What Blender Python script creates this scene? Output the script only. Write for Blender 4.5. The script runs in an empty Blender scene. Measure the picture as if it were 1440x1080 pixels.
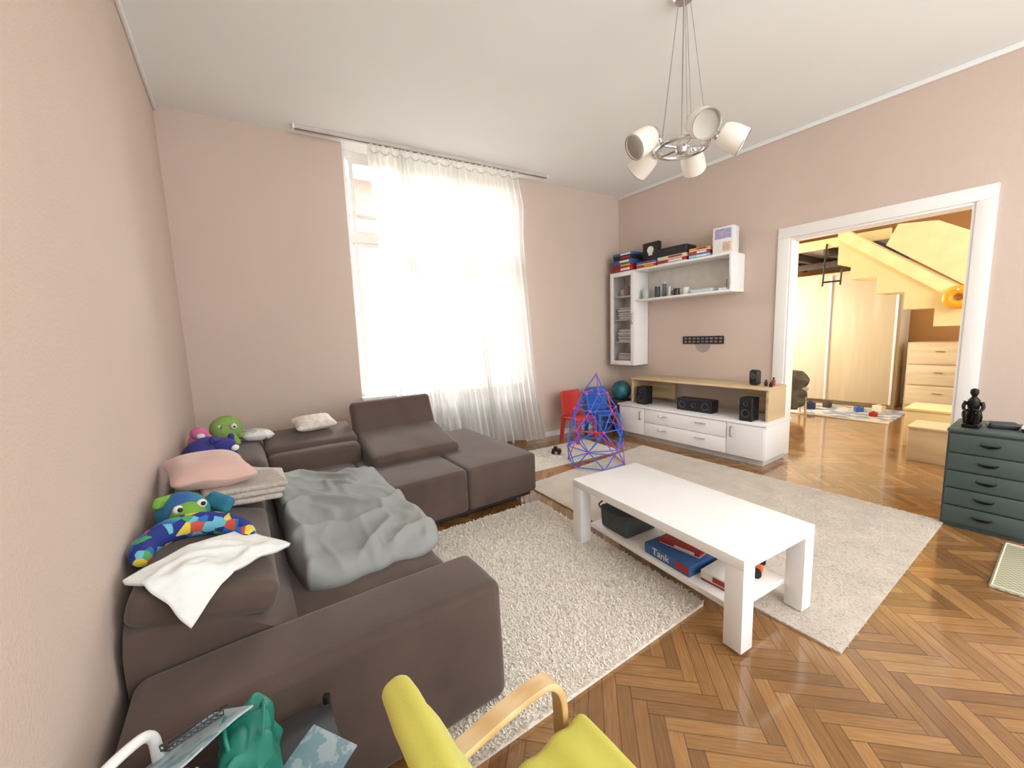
import bpy, bmesh, math, random
from mathutils import Vector, Matrix, Euler, noise
import numpy as np
random.seed(7)
scene=bpy.context.scene
C=scene.collection
PI=math.pi
R=math.radians
# ------------------------------------------------------------------ camera
F=555.0; HC=1.45
Yd=Vector((-387,-55,555)).normalized()
Dn=Vector((160,4460,555)); Dn=(Dn-Dn.dot(Yd)*Yd).normalized()
Xd=Dn.cross(Yd)
cam=bpy.data.cameras.new('camera'); camo=bpy.data.objects.new('camera',cam); C.objects.link(camo)
cam.sensor_width=36; cam.lens=F/1440*36; cam.clip_start=.02; cam.clip_end=200
rt=Vector((Xd.x,Yd.x,-Dn.x)); dw=Vector((Xd.y,Yd.y,-Dn.y)); fw=Vector((Xd.z,Yd.z,-Dn.z))
camo.matrix_world=Matrix(((rt.x,-dw.x,-fw.x,0),(rt.y,-dw.y,-fw.y,0),(rt.z,-dw.z,-fw.z,HC),(0,0,0,1)))
scene.camera=camo
XL,XR,H=-.375,4.9,3.43
SL=.38/5.275
def YB(x): return 4.52-(x+.375)*SL
BA=-math.atan(SL)
# ------------------------------------------------------------------ materials
def lin(h):
    h=h.lstrip('#'); o=[]
    for i in (0,2,4):
        c=int(h[i:i+2],16)/255
        o.append(c/12.92 if c<=.04045 else ((c+.055)/1.055)**2.4)
    return (o[0],o[1],o[2],1)
def M(name,col,rough=.5,metal=0,var=.08,scale=6,bump=0,bscale=80,sheen=0,coat=0,trans=0,hex2=None,pattern='noise',hard=False,emis=0,stretch=None,multi=None):
    m=bpy.data.materials.new(name); m.use_nodes=True; t=m.node_tree
    b=t.nodes['Principled BSDF']; c=lin(col)
    tc=t.nodes.new('ShaderNodeTexCoord'); src=tc.outputs['Object']
    if stretch:
        mp=t.nodes.new('ShaderNodeMapping'); mp.inputs['Scale'].default_value=stretch
        t.links.new(src,mp.inputs['Vector']); src=mp.outputs['Vector']
    if pattern=='voronoi':
        n=t.nodes.new('ShaderNodeTexVoronoi'); n.inputs['Scale'].default_value=scale; fo=n.outputs['Color']
        sp=t.nodes.new('ShaderNodeSeparateColor'); t.links.new(fo,sp.inputs[0]); fo=sp.outputs[0]
    elif pattern=='wave':
        n=t.nodes.new('ShaderNodeTexWave'); n.inputs['Scale'].default_value=scale; n.inputs['Distortion'].default_value=3; n.inputs['Detail'].default_value=3; fo=n.outputs['Fac']
    elif pattern=='checker':
        n=t.nodes.new('ShaderNodeTexChecker'); n.inputs['Scale'].default_value=scale; fo=n.outputs['Fac']
    else:
        n=t.nodes.new('ShaderNodeTexNoise'); n.inputs['Scale'].default_value=scale; n.inputs['Detail'].default_value=4; fo=n.outputs['Fac']
    t.links.new(src,n.inputs['Vector'])
    r=t.nodes.new('ShaderNodeValToRGB'); t.links.new(fo,r.inputs[0])
    if hex2: a=c; d=lin(hex2)
    else:
        a=tuple(x*(1-var) for x in c[:3])+(1,); d=tuple(min(1,x*(1+var)) for x in c[:3])+(1,)
    lo,hi=(.48,.52) if hard else ((.3,.7) if pattern=='noise' else (0,1))
    r.color_ramp.elements[0].position=lo; r.color_ramp.elements[1].position=hi
    r.color_ramp.elements[0].color=a; r.color_ramp.elements[1].color=d
    if multi:
        r.color_ramp.interpolation='CONSTANT'; r.color_ramp.elements[0].position=0; r.color_ramp.elements[1].position=.4
        for k,hx in enumerate(multi):
            e=r.color_ramp.elements.new(.55+.45*k/len(multi)); e.color=lin(hx)
    t.links.new(r.outputs[0],b.inputs['Base Color'])
    b.inputs['Roughness'].default_value=rough; b.inputs['Metallic'].default_value=metal
    b.inputs['Sheen Weight'].default_value=sheen; b.inputs['Coat Weight'].default_value=coat
    b.inputs['Transmission Weight'].default_value=trans
    if emis:
        t.links.new(r.outputs[0],b.inputs['Emission Color']); b.inputs['Emission Strength'].default_value=emis
    if bump:
        n2=t.nodes.new('ShaderNodeTexNoise'); n2.inputs['Scale'].default_value=bscale; n2.inputs['Detail'].default_value=3
        t.links.new(tc.outputs['Object'],n2.inputs['Vector'])
        bp=t.nodes.new('ShaderNodeBump'); bp.inputs['Strength'].default_value=bump; bp.inputs['Distance'].default_value=.01
        t.links.new(n2.outputs['Fac'],bp.inputs['Height']); t.links.new(bp.outputs[0],b.inputs['Normal'])
    return m
def parquet():
    m=bpy.data.materials.new('herringbone_parquet'); m.use_nodes=True; t=m.node_tree; b=t.nodes['Principled BSDF']
    def mt(op,a,b2=None,c=None):
        n=t.nodes.new('ShaderNodeMath'); n.operation=op
        for i,v in enumerate((a,b2,c)):
            if v is None: continue
            if isinstance(v,(int,float)): n.inputs[i].default_value=v
            else: t.links.new(v,n.inputs[i])
        return n.outputs[0]
    w=.056; n=6
    tc=t.nodes.new('ShaderNodeTexCoord'); sp=t.nodes.new('ShaderNodeSeparateXYZ'); t.links.new(tc.outputs['Object'],sp.inputs[0])
    x,y=sp.outputs[0],sp.outputs[1]
    xr=mt('MULTIPLY',mt('ADD',x,y),.7071/w); yr=mt('MULTIPLY',mt('SUBTRACT',y,x),.7071/w)
    ix=mt('FLOOR',xr); iy=mt('FLOOR',yr)
    k=mt('FLOORED_MODULO',mt('SUBTRACT',ix,iy),2*n)
    isH=mt('LESS_THAN',k,n-.5); inv=mt('SUBTRACT',1,isH)
    fx=mt('SUBTRACT',xr,ix); fy=mt('SUBTRACT',yr,iy)
    off=mt('SUBTRACT',2*n-1,k)
    def mix(a,b2): return mt('ADD',mt('MULTIPLY',isH,a),mt('MULTIPLY',inv,b2))
    u=mix(mt('ADD',fx,k),mt('ADD',fy,off)); v=mix(fy,fx)
    ida=mix(mt('SUBTRACT',ix,k),ix); idb=mix(iy,mt('SUBTRACT',iy,off))
    cb=t.nodes.new('ShaderNodeCombineXYZ'); t.links.new(ida,cb.inputs[0]); t.links.new(idb,cb.inputs[1]); t.links.new(isH,cb.inputs[2])
    wn=t.nodes.new('ShaderNodeTexWhiteNoise'); wn.noise_dimensions='3D'; t.links.new(cb.outputs[0],wn.inputs['Vector'])
    hv=wn.outputs['Value']
    g=t.nodes.new('ShaderNodeCombineXYZ'); t.links.new(mt('MULTIPLY',u,.35),g.inputs[0]); t.links.new(mt('MULTIPLY',v,5),g.inputs[1]); t.links.new(mt('MULTIPLY',hv,40),g.inputs[2])
    ns=t.nodes.new('ShaderNodeTexNoise'); ns.inputs['Scale'].default_value=1.6; ns.inputs['Detail'].default_value=5; t.links.new(g.outputs[0],ns.inputs['Vector'])
    f=mt('ADD',mt('MULTIPLY',hv,.42),mt('MULTIPLY',ns.outputs['Fac'],.6))
    r=t.nodes.new('ShaderNodeValToRGB'); t.links.new(f,r.inputs[0])
    e=r.color_ramp.elements; e[0].position=.05; e[0].color=lin('634325'); e[1].position=.95; e[1].color=lin('bd8f58')
    q=e.new(.5); q.color=lin('92683c')
    ed=mt('MINIMUM',mt('MINIMUM',v,mt('SUBTRACT',1,v)),mt('MINIMUM',u,mt('SUBTRACT',n,u)))
    mr=t.nodes.new('ShaderNodeMapRange'); t.links.new(ed,mr.inputs[0]); mr.inputs[1].default_value=.015; mr.inputs[2].default_value=.05; mr.inputs[3].default_value=.4; mr.inputs[4].default_value=1
    mx=t.nodes.new('ShaderNodeMix'); mx.data_type='RGBA'; mx.blend_type='MULTIPLY'; mx.inputs[0].default_value=1
    wn2=t.nodes.new('ShaderNodeTexNoise'); wn2.inputs['Scale'].default_value=1.3; wn2.inputs['Detail'].default_value=6; t.links.new(tc.outputs['Object'],wn2.inputs['Vector'])
    mr2=t.nodes.new('ShaderNodeMapRange'); t.links.new(wn2.outputs['Fac'],mr2.inputs[0]); mr2.inputs[1].default_value=.35; mr2.inputs[2].default_value=.65; mr2.inputs[3].default_value=.82; mr2.inputs[4].default_value=1.08
    t.links.new(r.outputs[0],mx.inputs[6]); t.links.new(mt('MULTIPLY',mr.outputs[0],mr2.outputs[0]),mx.inputs[7]); t.links.new(mx.outputs[2],b.inputs['Base Color'])
    rr=mt('ADD',mt('ADD',mt('MULTIPLY',ns.outputs['Fac'],.10),.03),mt('MULTIPLY',wn2.outputs['Fac'],.14)); t.links.new(rr,b.inputs['Roughness'])
    b.inputs['Coat Weight'].default_value=.7; b.inputs['Coat Roughness'].default_value=.09
    bp=t.nodes.new('ShaderNodeBump'); bp.inputs['Strength'].default_value=.3; bp.inputs['Distance'].default_value=.003
    t.links.new(mt('ADD',mr.outputs[0],mt('MULTIPLY',hv,.7)),bp.inputs['Height']); t.links.new(bp.outputs[0],b.inputs['Normal'])
    return m
def sheer():
    m=bpy.data.materials.new('sheer_curtain'); m.use_nodes=True; t=m.node_tree; t.nodes.clear()
    o=t.nodes.new('ShaderNodeOutputMaterial'); tr=t.nodes.new('ShaderNodeBsdfTransparent'); tl=t.nodes.new('ShaderNodeBsdfTranslucent'); df=t.nodes.new('ShaderNodeBsdfDiffuse')
    tl.inputs[0].default_value=(.80,.79,.77,1); df.inputs[0].default_value=(.9,.89,.87,1); tr.inputs[0].default_value=(1,1,1,1)
    a=t.nodes.new('ShaderNodeMixShader'); a.inputs[0].default_value=.42; t.links.new(tl.outputs[0],a.inputs[1]); t.links.new(df.outputs[0],a.inputs[2])
    tc=t.nodes.new('ShaderNodeTexCoord'); n=t.nodes.new('ShaderNodeTexNoise'); n.inputs['Scale'].default_value=3; t.links.new(tc.outputs['Object'],n.inputs['Vector'])
    lw=t.nodes.new('ShaderNodeLayerWeight'); lw.inputs['Blend'].default_value=.35
    mr=t.nodes.new('ShaderNodeMapRange'); t.links.new(n.outputs['Fac'],mr.inputs[0]); mr.inputs[3].default_value=.58; mr.inputs[4].default_value=.70
    ad=t.nodes.new('ShaderNodeMath'); ad.operation='ADD'; ad.use_clamp=True; t.links.new(mr.outputs[0],ad.inputs[0])
    ml=t.nodes.new('ShaderNodeMath'); ml.operation='MULTIPLY'; ml.inputs[1].default_value=.45; t.links.new(lw.outputs['Facing'],ml.inputs[0]); t.links.new(ml.outputs[0],ad.inputs[1])
    bb=t.nodes.new('ShaderNodeMixShader'); t.links.new(ad.outputs[0],bb.inputs[0]); t.links.new(tr.outputs[0],bb.inputs[1]); t.links.new(a.outputs[0],bb.inputs[2])
    t.links.new(bb.outputs[0],o.inputs[0]); return m
def glass(name,amt=.1,tint=1.0):
    m=bpy.data.materials.new(name); m.use_nodes=True; t=m.node_tree; t.nodes.clear()
    o=t.nodes.new('ShaderNodeOutputMaterial'); tr=t.nodes.new('ShaderNodeBsdfTransparent'); tr.inputs[0].default_value=(tint,tint,tint,1); gl=t.nodes.new('ShaderNodeBsdfGlossy'); gl.inputs['Roughness'].default_value=.03
    n=t.nodes.new('ShaderNodeTexNoise'); n.inputs['Scale'].default_value=2
    mr=t.nodes.new('ShaderNodeMapRange'); t.links.new(n.outputs['Fac'],mr.inputs[0]); mr.inputs[3].default_value=amt*.7; mr.inputs[4].default_value=amt*1.3
    mx=t.nodes.new('ShaderNodeMixShader'); t.links.new(mr.outputs[0],mx.inputs[0]); t.links.new(tr.outputs[0],mx.inputs[1]); t.links.new(gl.outputs[0],mx.inputs[2]); t.links.new(mx.outputs[0],o.inputs[0]); return m
WALL=M('pink_plaster','cebbae',.85,var=.02,scale=1.5,bump=.25,bscale=140)
CEIL=M('white_ceiling_paint','ecedeb',.9,var=.015,scale=1.2)
WHITE=M('white_lacquer','eeedeb',.35,var=.015)
FRAME=M('white_gloss_paint','eeebe6',.4,var=.02,scale=4)
FLOOR=parquet(); SHEER=sheer(); GLASS=glass('clear_glass',.08); GLASST=glass('cabinet_glass',.06,.88)
SOFA=M('brown_microfibre','52423a',.85,var=.2,scale=4,bump=.15,bscale=250,sheen=.2)
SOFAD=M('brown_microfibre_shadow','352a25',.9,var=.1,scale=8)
CHROME=M('chrome','d8d8d8',.12,1,var=.02)
STEEL=M('brushed_steel','b0aeaa',.3,1,var=.05)
BLACK=M('black_plastic','17171a',.4,var=.1)
DGREY=M('dark_grey_plastic','3a3b3f',.5,var=.1)
GREYCL=M('grey_cotton','929694',.9,var=.05,scale=4,bump=.1,bscale=300)
SHAG=M('cream_shag','e8e0d3',.95,var=.05,scale=30,sheen=.2)
SHAG2=M('beige_short_pile','cabfb1',.95,var=.09,scale=5,sheen=.15)
BIRCH=M('birch_wood','dfc294',.4,hex2='cfa873',pattern='wave',scale=2.5,stretch=(1,8,8),coat=.2)
PINE=M('pine_board','d8c3a0',.6,hex2='b8996c',pattern='wave',scale=2,stretch=(12,1,12))
YELLOW=M('yellow_cotton','cbc558',.85,var=.06,scale=5,bump=.12,bscale=260,sheen=.15)
TEALP=M('grey_teal_paint','42514f',.5,var=.08,scale=5)
# ------------------------------------------------------------------ mesh helpers
def smooth_path(p,k=6,closed=False):
    p=[Vector(a) for a in p]; n=len(p); o=[]
    rng=range(n if closed else n-1)
    for i in rng:
        if closed: a,b,c,d=p[i-1],p[i],p[(i+1)%n],p[(i+2)%n]
        else: a,b,c,d=p[max(i-1,0)],p[i],p[i+1],p[min(i+2,n-1)]
        for j in range(k):
            t=j/k
            o.append(.5*((2*b)+(c-a)*t+(2*a-5*b+4*c-d)*t*t+(3*b-a-3*c+d)*t**3))
    if not closed: o.append(p[-1])
    return o
def axl(h,r,seg,n):
    of=[r*(1-math.tan(PI/4*(1-i/seg))) for i in range(seg+1)]
    l=[-h+o for o in of]; a,b=-h+r,h-r
    l+=[a+(b-a)*i/n for i in range(1,n)]
    l+=[h-o for o in reversed(of)]
    return l
def lerpr(L):
    def f(t):
        x=t*(len(L)-1); i=min(int(x),len(L)-2); return L[i]+(L[i+1]-L[i])*(x-i)
    return f
class MB:
    def __init__(s): s.bm=bmesh.new()
    def rbox(s,c,sz,r=.004,seg=1,n=1,rot=None,fn=None):
        if isinstance(n,int): n=(n,n,n)
        hs=[a/2 for a in sz]; r=min(r,.48*min(sz))
        A=[axl(h,r,seg,m) for h,m in zip(hs,n)]; N=[len(a)-1 for a in A]; vs={}
        rm=None
        if rot is not None: rm=Euler(rot).to_matrix() if not isinstance(rot,Matrix) else rot
        c=Vector(c)
        def V(i,j,k):
            key=(i,j,k)
            if key in vs: return vs[key]
            p=Vector((A[0][i],A[1][j],A[2][k])); q=Vector([max(-h+r,min(h-r,a)) for a,h in zip(p,hs)]); d=p-q
            if d.length>1e-9: p=q+d.normalized()*r
            if fn: p=fn(p)
            if rm: p=rm@p
            v=s.bm.verts.new(p+c); vs[key]=v; return v
        F_=s.bm.faces.new
        for i in range(N[0]):
            for j in range(N[1]):
                F_((V(i,j,N[2]),V(i+1,j,N[2]),V(i+1,j+1,N[2]),V(i,j+1,N[2]))); F_((V(i,j,0),V(i,j+1,0),V(i+1,j+1,0),V(i+1,j,0)))
        for j in range(N[1]):
            for k in range(N[2]):
                F_((V(N[0],j,k),V(N[0],j+1,k),V(N[0],j+1,k+1),V(N[0],j,k+1))); F_((V(0,j,k),V(0,j,k+1),V(0,j+1,k+1),V(0,j+1,k)))
        for i in range(N[0]):
            for k in range(N[2]):
                F_((V(i,N[1],k),V(i,N[1],k+1),V(i+1,N[1],k+1),V(i+1,N[1],k))); F_((V(i,0,k),V(i+1,0,k),V(i+1,0,k+1),V(i,0,k+1)))
        return s
    def bx(s,x0,x1,y0,y1,z0,z1,r=.003,**k):
        return s.rbox(((x0+x1)/2,(y0+y1)/2,(z0+z1)/2),(abs(x1-x0),abs(y1-y0),abs(z1-z0)),r,**k)
    def tube(s,pts,r,seg=8,closed=False,cap=True,rfn=None):
        pts=[Vector(p) for p in pts]; n=len(pts); rings=[]; up=None
        for i,p in enumerate(pts):
            if closed: t=(pts[(i+1)%n]-pts[i-1])
            else: t=pts[min(i+1,n-1)]-pts[max(i-1,0)]
            t.normalize()
            if up is None:
                up=Vector((0,0,1)) if abs(t.z)<.9 else Vector((1,0,0))
            a=(up-up.dot(t)*t).normalized(); b=t.cross(a); up=a
            rr=rfn(i/(n-1 if n>1 else 1)) if rfn else r
            rings.append([s.bm.verts.new(p+rr*(math.cos(2*PI*j/seg)*a+math.sin(2*PI*j/seg)*b)) for j in range(seg)])
        m=n if closed else n-1
        for i in range(m):
            A,B=rings[i],rings[(i+1)%n]
            for j in range(seg): s.bm.faces.new((A[j],A[(j+1)%seg],B[(j+1)%seg],B[j]))
        if not closed and cap:
            s.bm.faces.new(rings[0][::-1]); s.bm.faces.new(rings[-1])
        return s
    def cyl(s,p0,p1,r0,r1=None,seg=20):
        r1=r0 if r1 is None else r1
        return s.tube([p0,p1],r0,seg,rfn=lambda t:r0+(r1-r0)*t)
    def lathe(s,prof,seg=24,mat=None):
        mat=mat or Matrix(); rings=[]
        for r,z in prof:
            if r<1e-6: rings.append([s.bm.verts.new(mat@Vector((0,0,z)))])
            else: rings.append([s.bm.verts.new(mat@Vector((r*math.cos(2*PI*j/seg),r*math.sin(2*PI*j/seg),z))) for j in range(seg)])
        for A,B in zip(rings,rings[1:]):
            for j in range(seg):
                k=(j+1)%seg
                q=[A[j%len(A)],A[k%len(A)],B[k%len(B)],B[j%len(B)]]; u=[]
                for v in q:
                    if v not in u: u.append(v)
                if len(u)>2: s.bm.faces.new(u)
        return s
    def ball(s,c,r,seg=20,rot=None,fn=None):
        if isinstance(r,(int,float)): r=(r,r,r)
        rm=Euler(rot).to_matrix().to_4x4() if rot else Matrix()
        m=Matrix.Translation(c)@rm@Matrix.Diagonal((r[0],r[1],r[2],1))
        return s.lathe([(math.sin(PI*i/(seg//2)) if 0<i<seg//2 else 0,-math.cos(PI*i/(seg//2))) for i in range(seg//2+1)],seg,m)
    def grid(s,fn,nu,nv):
        g=[[s.bm.verts.new(fn(i/nu,j/nv)) for j in range(nv+1)] for i in range(nu+1)]
        for i in range(nu):
            for j in range(nv): s.bm.faces.new((g[i][j],g[i+1][j],g[i+1][j+1],g[i][j+1]))
        return s
    def prism(s,pts,fn,t0,t1):
        A=[s.bm.verts.new(fn(a,b,t0)) for a,b in pts]; B=[s.bm.verts.new(fn(a,b,t1)) for a,b in pts]; n=len(pts)
        s.bm.faces.new(A[::-1]); s.bm.faces.new(B)
        for i in range(n): s.bm.faces.new((A[i],A[(i+1)%n],B[(i+1)%n],B[i]))
        return s
    def strip(s,pts,w,t,side=Vector((0,1,0))):
        pts=[Vector(p) for p in pts]; n=len(pts); rg=[]
        for i,p in enumerate(pts):
            tg=(pts[min(i+1,n-1)]-pts[max(i-1,0)]).normalized(); nn=tg.cross(side).normalized()
            rg.append([s.bm.verts.new(p+side*(a*w/2)+nn*(b*t/2)) for a,b in((-1,-.6),(-.9,-1),(.9,-1),(1,-.6),(1,.6),(.9,1),(-.9,1),(-1,.6))])
        for A,B in zip(rg,rg[1:]):
            for j in range(8): s.bm.faces.new((A[j],A[(j+1)%8],B[(j+1)%8],B[j]))
        s.bm.faces.new(rg[0][::-1]); s.bm.faces.new(rg[-1]); return s
    def build(s,name,mat,parent=None,world=False,ang=38,label=None,kind=None,keep=False,solid=0,recalc=True):
        bm=s.bm
        if recalc: bmesh.ops.recalc_face_normals(bm,faces=bm.faces)
        off=Vector((0,0,0))
        if parent is not None and world: bm.transform(MW(parent).inverted())
        if parent is None and not keep:
            xs=[v.co for v in bm.verts]
            off=Vector(((min(v.x for v in xs)+max(v.x for v in xs))/2,(min(v.y for v in xs)+max(v.y for v in xs))/2,min(v.z for v in xs)))
            bm.transform(Matrix.Translation(-off))
        me=bpy.data.meshes.new(name); bm.to_mesh(me); bm.free()
        me.polygons.foreach_set('use_smooth',[True]*len(me.polygons)); me.set_sharp_from_angle(angle=R(ang))
        me.materials.append(mat)
        o=bpy.data.objects.new(name,me); C.objects.link(o); o.location=off
        if parent is not None: o.parent=parent
        if label: o['label']=label
        if kind: o['kind']=kind
        if solid:
            sm=o.modifiers.new('thickness','SOLIDIFY'); sm.thickness=solid; sm.offset=0
        return o
def MW(o):
    m=Matrix.LocRotScale(o.location,o.rotation_euler,o.scale)
    return (MW(o.parent)@m) if o.parent else m
def thing(name,label,cat,loc=(0,0,0),rz=0,group=None,kind=None):
    o=bpy.data.objects.new(name,None); C.objects.link(o); o.location=loc; o.rotation_euler=(0,0,rz); o.empty_display_size=.1
    if kind: o['kind']=kind
    if label: o['label']=label
    if cat: o['category']=cat
    if group: o['group']=group
    return o
def tag(o,label,cat,group=None,kind=None):
    o['label']=label; o['category']=cat
    if group: o['group']=group
    if kind: o['kind']=kind
    return o
def text(s,size,parent,mat,loc,rot,name='lettering',ext=.0006):
    cu=bpy.data.curves.new('t','FONT'); cu.body=s; cu.size=size; cu.extrude=ext; cu.align_x='CENTER'; cu.align_y='CENTER'
    o=bpy.data.objects.new('t',cu); C.objects.link(o); bpy.context.view_layer.update()
    me=bpy.data.meshes.new_from_object(o.evaluated_get(bpy.context.evaluated_depsgraph_get())); bpy.data.objects.remove(o)
    me.materials.clear(); me.materials.append(mat)
    n=bpy.data.objects.new(name,me); C.objects.link(n); n.location=loc; n.rotation_euler=rot; n.parent=parent; return n
def nz(x,y,z=0,s=1): return noise.noise(Vector((x*s,y*s,z*s)))
def pil(w,d,wob=.0):
    def f(p):
        a=abs(p.x)/(w/2); b=abs(p.y)/(d/2)
        k=max(0,(1-min(a,1)**3))**.5*max(0,(1-min(b,1)**3))**.5
        z=p.z*(.12+.88*k)+wob*nz(p.x,p.y,0,9)
        return Vector((p.x*(1-.09*(1-b*b)*a),p.y*(1-.09*(1-a*a)*b),z))
    return f
# ------------------------------------------------------------------ room shell
WX=(1.06,3.14); SILL=.8; T=.36; YF=-1.9; X2=9.8
MB().bx(XL-.2,X2+.1,YF,5.1,-.1,0,0).build('floor',FLOOR,kind='structure',keep=True)
MB().bx(XL-.2,X2+.1,YF,4.9,H,H+.1,0).build('ceiling',CEIL,kind='structure',keep=True)
MB().bx(XL-.15,XL,YF,4.9,0,H,0).build('wall_left',WALL,kind='structure',keep=True)
m=MB()
def bwbox(m,x0,x1,z0,z1,o0,o1):
    p=[(x0,YB(x0)+o0),(x1,YB(x1)+o0),(x1,YB(x1)+o1),(x0,YB(x0)+o1)]
    m.prism(p,lambda a,b,t:Vector((a,b,t)),z0,z1); return m
bwbox(m,XL,WX[0],0,H,0,T); bwbox(m,WX[1],XR+.15,0,H,0,T); bwbox(m,WX[0],WX[1],0,SILL,0.12,T)
m.build('wall_back',WALL,kind='structure',keep=True)
DY=(.57,1.85); DH=2.36
m=MB(); m.bx(XR,XR+.16,DY[1],4.6,0,H,0); m.bx(XR,XR+.16,YF,DY[0],0,H,0); m.bx(XR,XR+.16,DY[0],DY[1],DH,H,0)
m.build('wall_right',WALL,kind='structure',keep=True)
MB().bx(XL,XL+.025,YF,4.5,H-.045,H,.008).build('trim_1',CEIL,kind='structure',keep=True)
MB().bx(XR-.025,XR,YF,4.13,H-.045,H,.008).build('trim_2',CEIL,kind='structure',keep=True)
m=MB(); m.bx(XR-.018,XR,1.97,4.12,0,.07,.004); m.bx(XR-.018,XR,YF,.45,0,.07,.004); m.build('baseboard_right',FRAME,kind='structure',keep=True)
m=MB(); bwbox(m,XL,WX[0],0,.07,-.018,0); bwbox(m,WX[1],XR,0,.07,-.018,0); m.build('baseboard_back',FRAME,kind='structure',keep=True)
MB().bx(XL,XL+.018,YF,4.48,0,.07,.004).build('baseboard_left',FRAME,kind='structure',keep=True)
# doorway
d=thing('door_1',None,None,(XR,(DY[0]+DY[1])/2,0),kind='structure')
tw=.11
for y0,y1 in ((DY[0]-tw,DY[0]),(DY[1],DY[1]+tw)):
    MB().bx(XR-.025,XR,y0,y1,0,DH,.006).build('door_casing',FRAME,d,True)
MB().bx(XR-.025,XR,DY[0]-tw,DY[1]+tw,DH,DH+tw,.006).build('door_header',FRAME,d,True)
for a,b_,z0,z1 in ((DY[0],DY[0]+.02,0,DH),(DY[1]-.02,DY[1],0,DH),(DY[0]+.02,DY[1]-.02,DH-.02,DH)):
    MB().bx(XR-.01,XR+.17,a,b_,z0,z1,.002).build('door_lining',FRAME,d,True)
# window
w=thing('window_1',None,None,(2.1,YB(2.1)+.22,SILL),kind='structure')
def wb(x0,x1,z0,z1,o0,o1,name,mat=FRAME):
    return bwbox(MB(),x0,x1,z0,z1,o0,o1).build(name,mat,w,True)
wb(WX[0],WX[0]+.06,SILL,H,.16,.26,'window_frame'); wb(WX[1]-.06,WX[1],SILL,H,.16,.26,'window_frame')
wb(WX[0],WX[1],SILL,SILL+.06,.16,.26,'window_frame'); wb(WX[0],WX[1],H-.07,H,.16,.26,'window_frame')
wb(WX[0],WX[1],2.5,2.58,.15,.27,'transom_bar')
xs=[WX[0]+.06+ (WX[1]-WX[0]-.12)*i/3 for i in range(4)]
for i in range(3):
    if i: wb(xs[i]-.035,xs[i]+.035,SILL,H,.15,.27,'mullion')
    for z0,z1 in ((SILL+.06,2.5),(2.58,H-.07)):
        m=MB(); a,b=xs[i]+.03,xs[i+1]-.03
        bwbox(m,a,a+.045,z0,z1,.17,.24); bwbox(m,b-.045,b,z0,z1,.17,.24); bwbox(m,a+.045,b-.045,z0,z0+.045,.17,.24); bwbox(m,a+.045,b-.045,z1-.045,z1,.17,.24)
        s=m.build('sash',FRAME,w,True)
        mm=MB(); bwbox(mm,a+.045,b-.045,z0+.045,z1-.045,.2,.206); mm.build('pane',GLASS,s,True)
bwbox(MB(),WX[0],WX[1],SILL,SILL+.03,-.03,.16).build('window_sill',FRAME,w,True)
ra=thing('radiator','white ribbed radiator low under the window behind the sheer curtain','radiator',(2.4,YB(2.4)+.02,.12),BA)
for i in range(14):
    MB().rbox((-.62+i*.095,0,.28),(.075,.09,.55),.02,2).build('radiator_rib',WHITE,ra)
for z_ in(.08,.48): MB().cyl((-.66,0,z_),(.66,0,z_),.016).build('radiator_pipe',WHITE,ra)
for x_ in(-.55,.55): MB().cyl((x_,0,-.12),(x_,0,.02),.012).build('radiator_foot',WHITE,ra)
# house across the street
FAC=M('pale_yellow_render','ece3c4',.9,var=.04,scale=.5); ROOF=M('red_roof_tiles','b07a6a',.8,var=.2,scale=3,pattern='wave')
b=thing('apartment_building','pale yellow building with red tiled roof across the street outside the window','building',(6,15,-8))
MB().bx(-6,18,15,20,-8,5.7,0).build('facade',FAC,b,True)
MB().prism([(14.4,5.7),(14.4,5.9),(18,8.2),(20,8.2),(20,5.7)],lambda a,c,t:Vector((t,a,c)),-6.3,18.3).build('roof',ROOF,b,True)
for z_ in((5.3,5.7),(1.6,1.8)): MB().bx(-6,18,14.8,15,z_[0],z_[1],.02).build('cornice',WHITE,b,True)
WG=M('far_window_glass','ccd2d4',.3)
for i in range(7):
    for z in (-1.8,2.4):
        x=.2+i*2.3
        fr=MB().bx(x-.62,x+.62,14.9,15.02,z-.1,z+2.0,.02).build('facade_window',WHITE,b,True)
        for s in((-.5,-.03),(.03,.5)): MB().bx(x+s[0],x+s[1],14.88,14.91,z,z+1.9,.005).build('pane',WG,fr,True)
MB().bx(-12,24,6,15,-8.2,-8,0).build('ground',M('asphalt','8a8886',.9),kind='structure',keep=True)
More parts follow.
